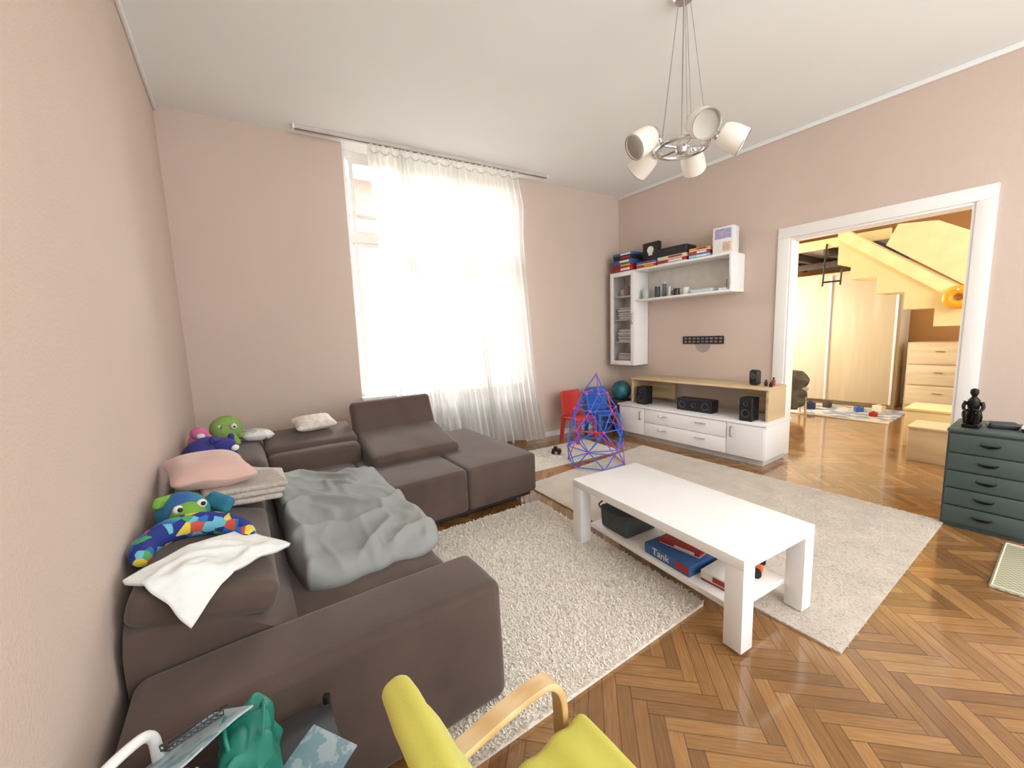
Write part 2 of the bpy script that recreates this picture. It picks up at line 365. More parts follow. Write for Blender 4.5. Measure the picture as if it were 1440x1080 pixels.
# ------------------------------------------------------------------ curtains
rail=thing('curtain_rail','long white ceiling curtain rail above the window','curtain rail',(2.03,4.17,H-.035))
def rl(x,o=0): return 4.29-(x-.66)*.24/2.73+o
m=MB(); m.prism([(.62,rl(.62,-.035)),(3.43,rl(3.43,-.035)),(3.43,rl(3.43,.035)),(.62,rl(.62,.035))],lambda a,c,t:Vector((a,c,t)),H-.03,H)
m.build('track',M('rail_white','c9c2bd',.5),rail,True)
m=MB(); m.prism([(.62,rl(.62,-.012)),(3.43,rl(3.43,-.012)),(3.43,rl(3.43,-.004)),(.62,rl(.62,-.004))],lambda a,c,t:Vector((a,c,t)),H-.034,H-.0302)
m.build('groove',DGREY,rail,True)
for xx in(.62,3.43): MB().rbox((xx,rl(xx),H-.016),(.02,.075,.036),.005).build('end_cap',WHITE,rail,True)
def curtain(tx,bx_,lab,seed,nf,zb,dy=0):
    c=thing('sheer_curtain',lab,'curtain',((bx_[0]+bx_[1])/2,rl(2),zb),group=None)
    def f(u,v):
        e=v**1.15
        x0=tx[0]+(bx_[0]-tx[0])*e; x1=tx[1]+(bx_[1]-tx[1])*e
        if seed==5: x1+=.04*math.exp(-((v-.12)/.07)**2)+.06*v**6
        uu=u+.02*math.sin(u*17+seed)*(.3+v)
        x=x0+(x1-x0)*uu+.010*math.sin(v*5+u*20)
        am=.028+.025*v*(.6+.4*math.sin(u*9+seed))
        y=rl(x)+dy+am*math.sin(u*nf*2*PI+1.6*math.sin(u*11+seed)+.4*math.sin(v*3+seed))+.02*nz(u*4,v*2,seed)
        z=H-.035-(H-.035-zb)*v + .02*math.sin(u*7+seed)*v
        return Vector((x,y,z))
    MB().grid(f,300,44).build('sheer_panel',SHEER,c,True,ang=180,recalc=False)
    m=MB(); ns=7
    for i in range(ns):
        pts=[]
        for k in range(9):
            t=(i+k/8)/ns; x=tx[0]+(tx[1]-tx[0])*t
            pts.append(Vector((x,rl(x,-.06)+dy,H-.10-.035*math.sin(PI*k/8))))
        m.tube(pts,.003,5)
        for k in range(1,8): m.ball(pts[k]-Vector((0,0,.008)),.005,6)
    m.build('bead_trim',M('lace_trim_%d'%seed,'b4ada7',.7),c,True)
curtain((1.26,1.98),(1.42,2.34),'left sheer white curtain panel hanging beside the open edge of the window',1,12,.1)
curtain((1.98,2.98),(2.34,3.24),'right sheer white curtain panel reaching toward the play corner',5,15,.08)
# ------------------------------------------------------------------ sofa
so=thing('corner_sofa','large brown microfibre corner sofa with chaise and adjustable headrests','sofa',(.6,2.6,0))
def cush(x0,x1,y0,y1,z0,z1,name,r=.05,puff=.02,rot=None,mat=SOFA,seed=0):
    w,d,h=x1-x0,y1-y0,z1-z0
    def fn(p):
        a=p.x/(w/2); b_=p.y/(d/2); t=max(0,1-a**4)*max(0,1-b_**4)
        z=p.z+(puff*t if p.z>0 else 0)+.003*nz(p.x+seed,p.y,p.z,6)
        return Vector((p.x,p.y,z))
    return MB().rbox(((x0+x1)/2,(y0+y1)/2,(z0+z1)/2),(w,d,h),r,3,(10,10,4),rot,fn).build(name,mat,so,True,ang=60)
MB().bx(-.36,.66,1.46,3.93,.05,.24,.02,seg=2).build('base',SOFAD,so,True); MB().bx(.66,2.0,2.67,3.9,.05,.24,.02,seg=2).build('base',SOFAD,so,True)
cush(.03,.7,1.47,2.08,.2,.43,'seat_cushion',seed=1); cush(.03,.7,2.08,3.02,.2,.43,'seat_cushion',seed=2)
cush(.03,.72,3.02,3.5,.2,.43,'seat_cushion',seed=9)
cush(.7,1.37,2.63,3.75,.09,.43,'seat_cushion',r=.035,puff=.006,seed=3); cush(1.37,2.04,2.63,3.92,.09,.43,'seat_cushion',r=.035,puff=.006,seed=4)
def armf(p):
    a=p.x/.53
    return Vector((p.x,p.y+.006*math.sin(p.z*9),p.z+.008*(1-a*a)*(p.z>0)+.0025*nz(p.x,p.y,p.z,7)))
MB().rbox((.205,1.335,.272),(1.09,.28,.484),.042,4,(14,5,5),None,armf).build('arm',SOFA,so,True,ang=60)
prof=[(-.365,.2),(-.37,.45),(-.365,.62),(-.33,.655),(-.2,.63),(-.06,.57),(.03,.5),(.1,.42),(.12,.33),(.1,.24)]
def backL(y0,y1):
    pp=[(a.x,a.y) for a in smooth_path([Vector((x,z,0)) for x,z in prof],4)]
    m=MB(); n=12
    rings=[]
    for i in range(n+1):
        t=i/n; y=y0+(y1-y0)*t; e=min(t,1-t)*n
        k=[.94,.985,1][min(int(e+.01),2)]
        rings.append([m.bm.verts.new(Vector((-.13+(a+.13)*k,y,.38+(z-.38)*k))) for a,z in pp])
    for A,B in zip(rings,rings[1:]):
        for j in range(len(pp)): m.bm.faces.new((A[j],A[(j+1)%len(pp)],B[(j+1)%len(pp)],B[j]))
    m.bm.faces.new(rings[0]); m.bm.faces.new(rings[-1][::-1])
    m.build('backrest',SOFA,so,True,ang=60)
    cush(-.35,.04,y0+.01,y1-.01,.59,.70,'headrest',r=.035,puff=.008,rot=(0,R(17),0),seed=y0)
backL(1.48,2.28); backL(2.29,3.1)
cush(-.36,.1,3.11,3.93,.2,.66,'backrest',r=.07,puff=.03,seed=6)
cush(.1,.78,3.4,3.93,.2,.6,'backrest',r=.05,puff=.01,seed=7)
cush(.1,.78,3.5,3.9,.575,.68,'headrest',r=.035,puff=.008,rot=(R(12),0,0),seed=8)
cush(.79,1.56,3.12,3.86,.4,.6,'backrest',r=.05,puff=.012,rot=(R(13),0,0),seed=11)
cush(.79,1.55,3.56,3.9,.66,.79,'headrest',r=.04,puff=.008,rot=(R(66),0,0),seed=12)
for x,y in((.62,1.6),(.62,2.5),(1.95,2.75),(1.95,3.8),(-.28,1.3),(.8,2.75)):
    MB().cyl((x,y,0),(x,y,.055),.025).build('foot',CHROME,so,True)
cs=[Vector((.10,1.66)),Vector((.76,1.70)),Vector((.76,3.05)),Vector((.10,3.22))]
def duv(u,v):
    a=2*u-1; b_=2*v-1; u2=(a*(1-.13*b_**6)+1)/2; v2=(b_*(1-.07*a**6)+1)/2
    p=cs[0]*(1-u2)*(1-v2)+cs[1]*u2*(1-v2)+cs[2]*u2*v2+cs[3]*(1-u2)*v2
    p=p+Vector((.05*nz(v*4+7,u*2),.05*nz(u*4,v*2+9)))
    e=min(1,min(u,1-u,v,1-v)*11); e=math.sqrt(max(0,e*(2-e)))
    uu=u+.15*nz(u*2,v*2,5); vv=v+.10*nz(u*2+5,v*2,2)
    f1=(1-min(1,abs(nz(uu*1.5+2,vv*4.6)*2.8)))**2*.034
    f2=(1-min(1,abs(nz(uu*3.4+vv*2,vv*4-uu*2,4)*2.4)))**2*.016
    f3=.010*nz(u*9,v*14,3)
    h=.440+e*(.062+f1+f2+f3+.03*nz(u*1.8,v*3,8)+.10*max(0,.42-u)*1.3)
    return Vector((min(p.x,.80),p.y,h))
m=MB().grid(duv,110,180)
dv=m.build('duvet_cover',GREYCL,ang=180,recalc=False); tag(dv,'crumpled grey cotton cover spread over the left sofa seat','blanket')
sm=dv.modifiers.new('t','SOLIDIFY'); sm.thickness=.006; sm.offset=1
# ------------------------------------------------------------------ items on sofa backs
def cushion_thing(name,lab,cat,c,s,rot,mat,group=None,wob=.0,pname=None):
    o=MB().rbox(c,s,min(s)*.45,3,(12,12,4),rot,pil(s[0],s[1],wob)).build(name,mat,ang=180); tag(o,lab,cat,group); return o
ROSE=M('dusty_pink_velvet','c9a69c',.85,var=.1,scale=5,sheen=.3)
TOWEL=M('grey_white_towel','bdb6ad',.95,hex2='a59d93',scale=60,bump=.5,bscale=200)
CREAM=M('cream_towel','c6beb3',.95,var=.1,scale=40,bump=.4,bscale=200)
FLORAL=M('printed_cotton','eeece8',.9,hex2='dbe3e2',pattern='noise',scale=26)
TROP=M('multicolour_fabric','1b2f7c',.85,hex2='2f66b0',pattern='voronoi',scale=30,multi=('4a9a5a','d8c24a','6ab0c8','c0503c'))
cushion_thing('cushion','dusty pink velvet cushion lying on the folded towels against the left wall','cushion',(-.17,2.40,.85),(.34,.42,.13),(R(3),R(6),.2),ROSE,wob=.01)
tw_=thing('folded_towel','grey-beige towel folded thick under the pink cushion','towel',(-.09,2.34,.71))
for i in range(3):
    MB().rbox((-.07+.012*i,2.34,.722+i*.024),(.34,.34-.02*i,.026),.012,2,(6,6,1),(0,R(5),.1+.03*i),lambda p:Vector((p.x,p.y,p.z+.004*nz(p.x,p.y,i,12)))).build('fold',TOWEL,tw_,True)
tw2=thing('folded_towel','pale grey towel folded flat hanging toward the seat beside the pink cushion','towel',(.02,2.66,.66))
for i in range(2):
    MB().rbox((.03,2.68,.672+i*.024),(.26,.26,.026),.012,2,(6,6,1),(0,R(14),.0),None).build('fold',CREAM,tw2,True)
fi=thing('fish_plush','blue and green fish plush toy with round eyes on the sofa back','plush toy',(-.24,2.06,.68))
FB=M('fish_blue','2b5ca0',.8,hex2='2f9a7c',pattern='noise',scale=8); FG=M('fish_green','76a53e',.8); EW=M('plush_white','e4e4e0',.7); 
fx_,fy_=-.03,.07
MB().ball((-.22+fx_,1.98+fy_,.775),(.085,.115,.085),24,(0,.2,.5)).build('body',FB,fi,True)
MB().ball((-.195+fx_,1.90+fy_,.785),(.058,.05,.055),18).build('face',FG,fi,True)
for q in(-.03,.04): 
    e=MB().ball((-.19+q+fx_,1.89+q*.3+fy_,.822),.018,14).build('eye',EW,fi,True); MB().ball((-.183+q+fx_,1.875+q*.3+fy_,.826),.009,10).build('pupil',BLACK,e,True)
MB().rbox((-.10+fx_,2.03+fy_,.77),(.045,.12,.07),.02,2,(3,4,4),(.3,.5,.9)).build('tail_fin',FB,fi,True)
MB().rbox((-.27+fx_,1.97+fy_,.84),(.11,.03,.045),.014,2,2,(.3,.2,1.2)).build('top_fin',FG,fi,True)
pts=smooth_path([(-.325,1.68,.765),(-.325,1.78,.775),(-.26,1.87,.78),(-.16,1.89,.765),(-.07,1.85,.735),(-.03,1.77,.715)],6)
np_=MB().tube(pts,.05,14,rfn=lambda t:.016+.028*math.sin(PI*min(1,max(0,t)))**.4).build('neck_pillow',TROP,ang=180); tag(np_,'blue multicolour patterned horseshoe neck pillow on the sofa back','neck pillow')
cA,cB=Vector((-.29,1.50)),Vector((-.01,1.78)); cN=Vector((.7071,-.7071))
def fl(u,v):
    p=cA+(cB-cA)*u+cN*(v-.35)*.22+Vector((.02*nz(v*3,u*3,1),.02*nz(u*4,v*2,5)))
    top=.757-.31*max(0,p.x+.2)
    if p.y<1.5: top-=1.2*(1.5-p.y)
    return Vector((p.x,p.y,top+.012+.018*(1-min(1,abs(nz(u*3,v*3,6)*2)))**2*min(1,min(u,1-u,v,1-v)*6)))
fc=MB().grid(fl,50,36).build('muslin_cloth',FLORAL,ang=180,recalc=False); tag(fc,'white muslin cloth with faint print draped diagonally on the near sofa back','cloth'); sm=fc.modifiers.new('t','SOLIDIFY'); sm.thickness=.014; sm.offset=0
oc=thing('octopus_plush','round green plush toy with white eyes in the sofa corner','plush toy',(-.13,3.66,.69))
GR=M('lime_plush','86a858',.9,var=.1,scale=30)
MB().ball((-.13,3.66,.825),(.105,.095,.095),24).build('head',GR,oc,True)
for a in range(6):
    t=a*PI/3
    MB().tube(smooth_path([(-.13+.05*math.cos(t),3.66+.05*math.sin(t),.78),(-.13+.11*math.cos(t),3.66+.11*math.sin(t),.74),(-.13+.14*math.cos(t),3.66+.14*math.sin(t),.715)],4),.028,10,rfn=lambda s:.030-.014*s).build('arm',GR,oc,True)
for q in(-.04,.04):
    e=MB().ball((-.12+q,3.577-q*.3,.848),(.020,.015,.023),14).build('eye',EW,oc,True); MB().ball((-.115+q,3.564-q*.3,.848),.008,10).build('pupil',BLACK,e,True)
pk=thing('pink_plush','bright pink plush toy leaning between the wall and the green plush','plush toy',(-.27,3.42,.69))
PK=M('hot_pink_plush','d070a4',.9,var=.12,scale=20)
MB().ball((-.27,3.42,.78),(.075,.09,.09),18).build('body',PK,pk,True); MB().ball((-.27,3.38,.86),(.05,.055,.045),16).build('head',PK,pk,True)
MB().ball((-.26,3.33,.85),(.025,.02,.018),12).build('snout',EW,pk,True)
pp=thing('blue_plush','navy plush toy slumped on the sofa back beside the pink cushion','plush toy',(-.2,2.95,.69))
NV=M('navy_plush','222a70',.9,hex2='3e3a8c',scale=12)
MB().ball((-.2,2.98,.795),(.14,.18,.105),22).build('body',NV,pp,True); MB().ball((-.12,2.88,.85),(.06,.055,.05),18).build('head',NV,pp,True)
MB().ball((-.07,2.85,.84),(.022,.026,.018),12).build('muzzle',EW,pp,True)
for q in(-.045,.045): MB().ball((-.13+q,2.90+q*.4,.895),(.018,.016,.024),10).build('ear',NV,pp,True)
cushion_thing('cushion','small white and black print pillow in the far sofa corner','cushion',(.05,3.72,.735),(.24,.2,.09),(0,R(6),.3),M('bw_print','efeeea',.85,hex2='8a8a8a',scale=14,pattern='voronoi'))
cushion_thing('cushion','small cream pillow with faint dark print on the low sofa back','cushion',(.48,3.74,.765),(.34,.24,.1),(R(14),0,.15),M('cream_pillow','e4dbd0',.85,hex2='bfb6ad',scale=20))
# ------------------------------------------------------------------ rugs
def rug(name,lab,q,hgt,blade,count,mat,seed):
    q=[Vector(a) for a in q]; rng=np.random.default_rng(seed)
    cx=sum(a.x for a in q)/4; cy=sum(a.y for a in q)/4
    r_=thing(name,lab,'rug',(cx,cy,0))
    MB().prism([(a.x,a.y) for a in q],lambda a,b_,t:Vector((a,b_,t)),0.0005,hgt).build('backing',mat,r_,True)
    u=rng.random(count); v=rng.random(count)
    Q=np.array([[a.x-cx,a.y-cy] for a in q])
    P=(Q[0][None]*((1-u)*(1-v))[:,None]+Q[1][None]*(u*(1-v))[:,None]+Q[2][None]*(u*v)[:,None]+Q[3][None]*((1-u)*v)[:,None])
    th=rng.random(count)*2*PI; w_=blade[0]; L=blade[1]*(.6+.7*rng.random(count))
    ln=np.stack([np.cos(th),np.sin(th)],1); d=np.stack([-np.sin(th),np.cos(th)],1)*w_/2
    vs=np.zeros((count,4,3)); z0=hgt-.001
    vs[:,0,:2]=P-d; vs[:,1,:2]=P+d; vs[:,0,2]=z0; vs[:,1,2]=z0
    tip=P+ln*L[:,None]
    vs[:,2,:2]=tip+d*.7; vs[:,3,:2]=tip-d*.7; zz=hgt+L*(.12+blade[2]*rng.random(count)); vs[:,2,2]=zz; vs[:,3,2]=zz
    me=bpy.data.meshes.new('pile'); me.vertices.add(count*4); me.vertices.foreach_set('co',vs.reshape(-1))
    me.loops.add(count*4); me.loops.foreach_set('vertex_index',np.arange(count*4))
    me.polygons.add(count); me.polygons.foreach_set('loop_start',np.arange(count)*4); me.polygons.foreach_set('loop_total',np.full(count,4))
    me.update(); me.validate(); me.materials.append(mat)
    o=bpy.data.objects.new('pile',me); C.objects.link(o); o.parent=r_; o['kind']='stuff'
    return r_
rug('shag_rug','thick cream shag rug in front of the corner sofa',[(.42,1.06),(1.88,1.03),(2.0,2.58),(.55,2.62)],.020,(.007,.018,.42),90000,SHAG,1)
rug('pile_rug','large beige short pile rug under the coffee table',[(2.05,.5),(4.05,.47),(4.08,3.07),(2.16,2.95)],.011,(.009,.012,.06),50000,SHAG2,2)
rug('small_rug','small pale rug near the window and the play corner',[(2.35,3.22),(3.7,3.12),(3.75,3.75),(2.4,3.85)],.012,(.008,.014,.3),14000,SHAG,3)
mt_=thing('woven_mat','grey-beige open-weave mat on the parquet at the right edge','mat',(3.6,-.35,0))
MB().bx(3.22,3.93,-.95,.19,.0005,.009,.003).build('mat_base',M('woven_beige','bcb8a0',.9,hex2='98957c',pattern='checker',scale=60),mt_,True)
MB().tube([(3.23,-.94,.011),(3.92,-.94,.011),(3.92,.18,.011),(3.23,.18,.011)],.009,6,closed=True).build('mat_edge',M('mat_edge','c9c5b2',.9),mt_,True)
# ------------------------------------------------------------------ coffee table
ct=thing('coffee_table','white rectangular coffee table with thick legs and a lower shelf','table',(2.04,1.307,0.016),R(-5.6))
MB().rbox((0,0,.416),(.6,1.18,.05),.003,1).build('tabletop',WHITE,ct)
for sx in(-1,1):
    for sy in(-1,1): MB().rbox((sx*.2575,sy*.5475,.1955),(.085,.085,.391),.003).build('leg',WHITE,ct)
MB().rbox((0,0,.124),(.43,1.01,.03),.002).build('lower_shelf',WHITE,ct)
CM=MW(ct)
def onct(x,y,z): return CM@Vector((x,y,z-.016))
p=onct(-.05,.32,.155)
bk=thing('storage_basket','dark grey fabric basket on the far end of the coffee table shelf','basket',p,R(-5.6))
MB().rbox((0,0,.075),(.28,.24,.15),.02,2,4,None,lambda q:Vector((q.x*(1+.4*q.z),q.y*(1+.4*q.z),q.z))).build('body',M('grey_felt','474d4c',.9,var=.15,scale=40),bk)
MB().tube(smooth_path([(-.145,-.125,.15),(.145,-.125,.15),(.145,.125,.15),(-.145,.125,.15)],5,True),.006,6,closed=True).build('rim',DGREY,bk)
def pbox(name,lab,cat,loc,rz,s,mats,group=None,bands=True):
    t=thing(name,lab,cat,loc,rz,group)
    MB().rbox((0,0,s[2]*.22),(s[0]-.004,s[1]-.004,s[2]*.44),.001).build('base',mats[0],t)
    MB().rbox((0,0,s[2]*.62),(s[0],s[1],s[2]*.76),.0015).build('lid',mats[1],t)
    if bands:
        MB().bx(-s[0]/2-.0012,-s[0]/2,-s[1]*.38,s[1]*.1,s[2]*.35,s[2]*.85,.0004).build('cover_print',mats[2],t)
    return t
RED=M('box_red','a02c30',.4,var=.06); BLU=M('box_blue','355f98',.4,var=.08); WHT=M('box_white','e8e6e2',.4); YEL=M('box_yellow','d0a436',.4); NAV=M('box_navy','1d2747',.4); BLK=M('box_black','1c1a1c',.45); LBL=M('box_light_blue','9cc4dc',.4,var=.1); ORG=M('orange_plastic','d8702e',.4); PUR=M('box_purple','60408c',.4)
tk=pbox('game_box','blue game box lettered Tank on the coffee table shelf','game box',onct(-.07,-.10,.155),R(-5.6),(.25,.30,.062),(BLU,BLU,WHT),bands=False)
text('Tank',.058,tk,WHT,(-.1262,.035,.034),(PI/2,0,-PI/2))
MB().bx(-.1262,-.125,-.145,-.06,.014,.054,.0004).build('cover_print',RED,tk)
pbox('game_box','flat red and white box lying on the coffee table shelf behind the near leg','game box',onct(-.05,-.36,.155),R(-2),(.2,.16,.055),(RED,WHT,RED))
pbox('game_box','thin white and red box on top of the box lettered Tank','game box',onct(-.03,-.1,.2182),R(4),(.16,.24,.025),(WHT,RED,WHT))
tr=thing('toy_truck','orange and black toy truck on the near right end of the table shelf','toy',onct(.12,-.36,.155),R(20))
MB().rbox((0,0,.05),(.09,.16,.05),.012,2).build('truck_bed',ORG,tr); MB().rbox((0,-.06,.09),(.08,.06,.05),.012,2).build('cab',BLACK,tr)
for a in(-.05,.05):
    for b_ in(-.05,.05): MB().cyl((a-.012,b_,.025),(a+.012,b_,.025),.025,seg=16).build('wheel',BLACK,tr)
pbox('game_box','small light blue box by the orange toy truck on the table shelf','game box',onct(.15,-.18,.155),R(5),(.1,.12,.05),(LBL,LBL,WHT))
# ------------------------------------------------------------------ TV lowboard
FX=4.3
lb=thing('tv_lowboard','long white lowboard with doors and drawers against the right wall','cabinet',(4.59,2.7,0))
MB().bx(FX+.02,XR-.02,1.77,3.63,.07,.43,.002).build('body',WHITE,lb,True)
MB().bx(FX-.01,XR-.015,1.75,3.65,.43,.455,.004).build('top_board',WHITE,lb,True)
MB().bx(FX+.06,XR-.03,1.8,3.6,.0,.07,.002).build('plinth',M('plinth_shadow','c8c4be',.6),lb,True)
def handle(par,y,z,hor=True,x=FX,L=.11):
    if hor: pts=[(x,y-L/2,z),(x-.022,y-L*.4,z+.002),(x-.026,y,z+.003),(x-.022,y+L*.4,z+.002),(x,y+L/2,z)]
    else: pts=[(x,y,z-L/2),(x-.022,y,z-L*.4),(x-.026,y,z),(x-.022,y,z+L*.4),(x,y,z+L/2)]
    MB().tube(smooth_path(pts,4),.007,8).build('handle',STEEL,par,True)
for y0,y1,hy in((3.215,3.625,3.27),(1.775,2.15,2.1)):
    dd=MB().bx(FX,FX+.018,y0+.003,y1-.003,.075,.425,.002).build('door',WHITE,lb,True); handle(dd,hy,.33,False)
for z0,z1 in((.075,.247),(.253,.425)):
    dd=MB().bx(FX,FX+.018,2.155,3.21,z0,z1,.002).build('drawer',WHITE,lb,True)
    for hy in(2.45,2.95): handle(dd,hy,z1-.06)
pb=thing('plank_riser','raw pine plank shelf on two end boards on top of the lowboard','shelf',(4.64,2.66,.455))
MB().bx(4.42,4.86,1.80,3.54,.785,.81,.003).build('plank',PINE,pb,True)
for y in(1.815,3.52): MB().bx(4.44,4.85,y-.014,y+.014,.455,.785,.003).build('end_board',PINE,pb,True)
for a,b_ in((1.83,2.2),(3.1,3.5)): MB().bx(4.80,4.82,a,b_,.5,.785,.003).build('back_board',PINE,pb,True)
def speaker(lab,c,s,wide=False):
    t=thing('loudspeaker',lab,'speaker',c)
    MB().rbox((0,0,s[2]/2),s,.008,2).build('cabinet',BLACK,t)
    if wide: sp=[(-s[1]*.33,s[2]*.5,s[2]*.32),(0,s[2]*.5,s[2]*.2),(s[1]*.33,s[2]*.5,s[2]*.32)]
    else: sp=[(0,s[2]*.34,s[1]*.36),(0,s[2]*.75,s[1]*.2)]
    for y,z,r in sp:
        MB().lathe([(r,0),(r,.006),(r*.85,.006),(r*.4,-.008),(0,-.002)],20,Matrix.Translation((-s[0]/2,y,z))@Matrix.Rotation(-PI/2,4,'Y')).build('driver',DGREY,t)
speaker('small black loudspeaker at the left end under the pine plank',(4.5,3.36,.455),(.16,.14,.24))
speaker('wide black centre loudspeaker in the middle under the pine plank',(4.52,2.62,.455),(.16,.44,.15),True)
speaker('small black loudspeaker at the right end under the pine plank near the doorway',(4.42,1.98,.455),(.16,.13,.25))
ss=thing('smart_speaker','black upright portable speaker standing on the pine plank','speaker',(4.62,2.02,.81))
MB().rbox((0,0,.085),(.09,.1,.17),.03,3).build('body',BLACK,ss); MB().lathe([(.035,0),(.035,.005),(.03,.007),(0,.004)],18,Matrix.Translation((-.045,0,.1))@Matrix.Rotation(-PI/2,4,'Y')).build('driver',DGREY,ss)
MB().lathe([(.032,0),(.032,.003),(0,.003)],18,Matrix.Translation((0,0,.17))).build('top_ring',STEEL,ss)
for i,(y,x,hh,mm,lb_) in enumerate(((1.9,4.6,.07,M('brown_glass_bottle','4a2c1c',.2),'tiny brown bottle on the pine plank next to the black speaker'),(1.86,4.68,.09,M('red_cap_bottle','a8463a',.3),'small reddish bottle at the right end of the pine plank'),(1.84,4.57,.05,BLACK,'tiny black jar at the front right corner of the pine plank'))):
    t=thing('small_bottle',lb_,'bottle',(x,y,.81)); MB().lathe([(0,0),(.017,0),(.018,.004),(.018,hh*.65),(.008,hh*.78),(.008,hh*.85)],16).build('body',mm,t); MB().lathe([(.01,hh*.8),(.01,hh),(0,hh)],14).build('cap',BLACK,t)
tb=thing('tv_bracket','flat black perforated television wall bracket on the right wall','bracket',(XR-.02,2.78,1.3))
m=MB()
for z_ in(1.257,1.297,1.337): m.bx(XR-.016,XR-.008,2.51,3.05,z_-.006,z_+.012,.001)
for k in range(10): y=2.52+k*.0577; m.bx(XR-.0165,XR-.0075,y-.009,y+.009,1.251,1.349,.001)
m.build('rail',BLACK,tb,True)
MB().lathe([(.1,0),(.1,.003),(0,.0035)],26,Matrix.Translation((XR-.0005,2.78,1.24))@Matrix.Rotation(-PI/2,4,'Y')).build('cable_cover',M('grey_patch','a59a96',.8),tb,True)
# ------------------------------------------------------------------ wall cabinet + shelf
wc=thing('glass_wall_cabinet','tall white wall cabinet with a glass door near the room corner','cabinet',(4.73,3.81,.96))
x0,x1,y0,y1,z0,z1=4.58,XR-.005,3.6,4.03,.96,2.28
MB().bx(x0+.02,x1,y0,y0+.018,z0,z1).bx(x0+.02,x1,y1-.018,y1,z0,z1).bx(x0+.02,x1,y0+.018,y1-.018,z0,z0+.018).bx(x0+.02,x1,y0+.018,y1-.018,z1-.018,z1).bx(x1-.01,x1,y0,y1,z0,z1).build('body',WHITE,wc,True)
zsh=[1.28,1.6,1.93]
for z in zsh: MB().bx(x0+.04,x1-.012,y0+.02,y1-.02,z,z+.016).build('inner_shelf',WHITE,wc,True)
m=MB()
m.bx(x0,x0+.018,y0,y0+.06,z0,z1).bx(x0,x0+.018,y1-.06,y1,z0,z1).bx(x0,x0+.018,y0+.06,y1-.06,z0,z0+.06).bx(x0,x0+.018,y0+.06,y1-.06,z1-.06,z1)
dr=m.build('door',WHITE,wc,True)
MB().bx(x0+.006,x0+.01,y0+.06,y1-.06,z0+.06,z1-.06,.001).build('pane',GLASST,dr,True)
handle(dr,y0+.028,1.62,False,x0,.14)
bcols=[M('book_a','6a4a78',.6),M('book_b','2f6f86',.6),M('book_c','c9c4b6',.6),M('book_d','7a3a34',.6),M('book_e','3c4f3a',.6),M('book_f','e0dccf',.6)]
bnames=['violet','teal','cream','brick red','dark green','ivory']
lv=['bottom compartment','second compartment','third compartment']
for si,zb in enumerate((z0+.018,1.296,1.616)):
    z=zb
    for k in range(5):
        th=.022+.012*((k*7+si)%3); ci=(k+si*2)%6
        t=thing('book','%s book lying in the stack in the %s of the glass wall cabinet'%(bnames[ci],lv[si]),'book',(4.74,3.8+.01*((k%2)*2-1),z),.05*((k*3+si)%4-1.5),group='books in the glass wall cabinet')
        MB().rbox((0,0,th/2),(.2,.26,th),.001).build('cover',bcols[ci],t); MB().rbox((-.002,-.002,th/2),(.2,.252,th*.7),.001).build('pages',WHT,t)
        z+=th
for i,(y,h_) in enumerate(((3.72,.12),(3.81,.15),(3.9,.1))):
    t=tag(MB().lathe([(0,0),(.03,0),(.033,.005),(.034,h_),(.03,h_),(.029,.008),(0,.008)],20,Matrix.Translation((4.7,y,1.946))).build('drinking_glass',M('tumbler_%d'%i,['8fb0b8','b07a6a','c9c9c4'][i],.15)),['pale blue','reddish','clear grey'][i]+' tumbler in the top compartment of the glass wall cabinet','glass')
ws=thing('wall_shelf','white open wall shelf joined to the glass cabinet','shelf',(4.73,2.95,1.85))
y0,y1=2.3,3.598
MB().bx(x0,x1,y0,y1,2.255,2.28).build('top_board',WHITE,ws,True)
MB().bx(x0+.02,x1,y0+.02,y1,1.85,1.875).build('bottom_board',WHITE,ws,True)
MB().bx(x1-.014,x1,y0+.02,y1,1.875,2.255).build('back_panel',M('back_panel_white','d6cec6',.5),ws,True)
MB().prism([(x0,2.255),(x1,2.255),(x1,1.85),(x0+.02,1.85),(x0+.03,1.95),(x0+.01,2.1)],lambda a,b_,t:Vector((a,t,b_)),y0,y0+.02).build('end_panel',WHITE,ws,True)
def lat(name,lab,cat,loc,prof,mat,extra=None):
    t=thing(name,lab,cat,loc); MB().lathe(prof,22).build('body',mat,t)
    if extra: extra(t)
    return t
def mugh(mat): 
    return lambda t: MB().tube(smooth_path([(0,.036,.02),(0,.06,.03),(0,.062,.06),(0,.036,.075)],4),.005,8).build('handle',mat,t)
cupp=[(0,0),(.034,0),(.038,.005),(.038,.09),(.034,.09),(.033,.008),(0,.008)]
LG=M('pale_glass','b8c0c0',.1); 
lat('glass_jar','pale glass jar at the left end of the wall shelf','jar',(4.7,3.5,1.875),[(0,0),(.04,0),(.043,.01),(.043,.11),(.03,.13),(.03,.14),(0,.14)],LG)
def canx(t): MB().lathe([(.034,.15),(.034,.155),(0,.156)],20).build('lid',STEEL,t)
lat('spray_can','tall dark can with steel lid on the wall shelf','can',(4.72,3.33,1.875),[(0,0),(.034,0),(.034,.15),(0,.15)],M('dark_can','38404a',.4),canx)
lat('spray_can','slim blue-grey can between the dark can and the figurine','can',(4.76,3.25,1.875),[(0,0),(.026,0),(.026,.18),(0,.18)],M('blue_can','5c6d7e',.4),lambda t: MB().lathe([(.018,.18),(.018,.2),(0,.2)],16).build('lid',WHT,t))
fg=thing('figurine','small white and grey figurine on the middle of the wall shelf','figurine',(4.7,3.13,1.875))
MB().lathe([(0,0),(.03,0),(.03,.01),(.02,.03),(.024,.06),(.014,.09),(.018,.105),(.018,.12),(0,.13)],18).build('body',EW,fg); MB().rbox((0,0,.004),(.08,.08,.008),.002).build('stand',DGREY,fg)
BM=M('black_ceramic','202024',.25); lat('mug','black mug on the wall shelf right of the white figurine','mug',(4.68,3.02,1.875),cupp,BM,mugh(BM))
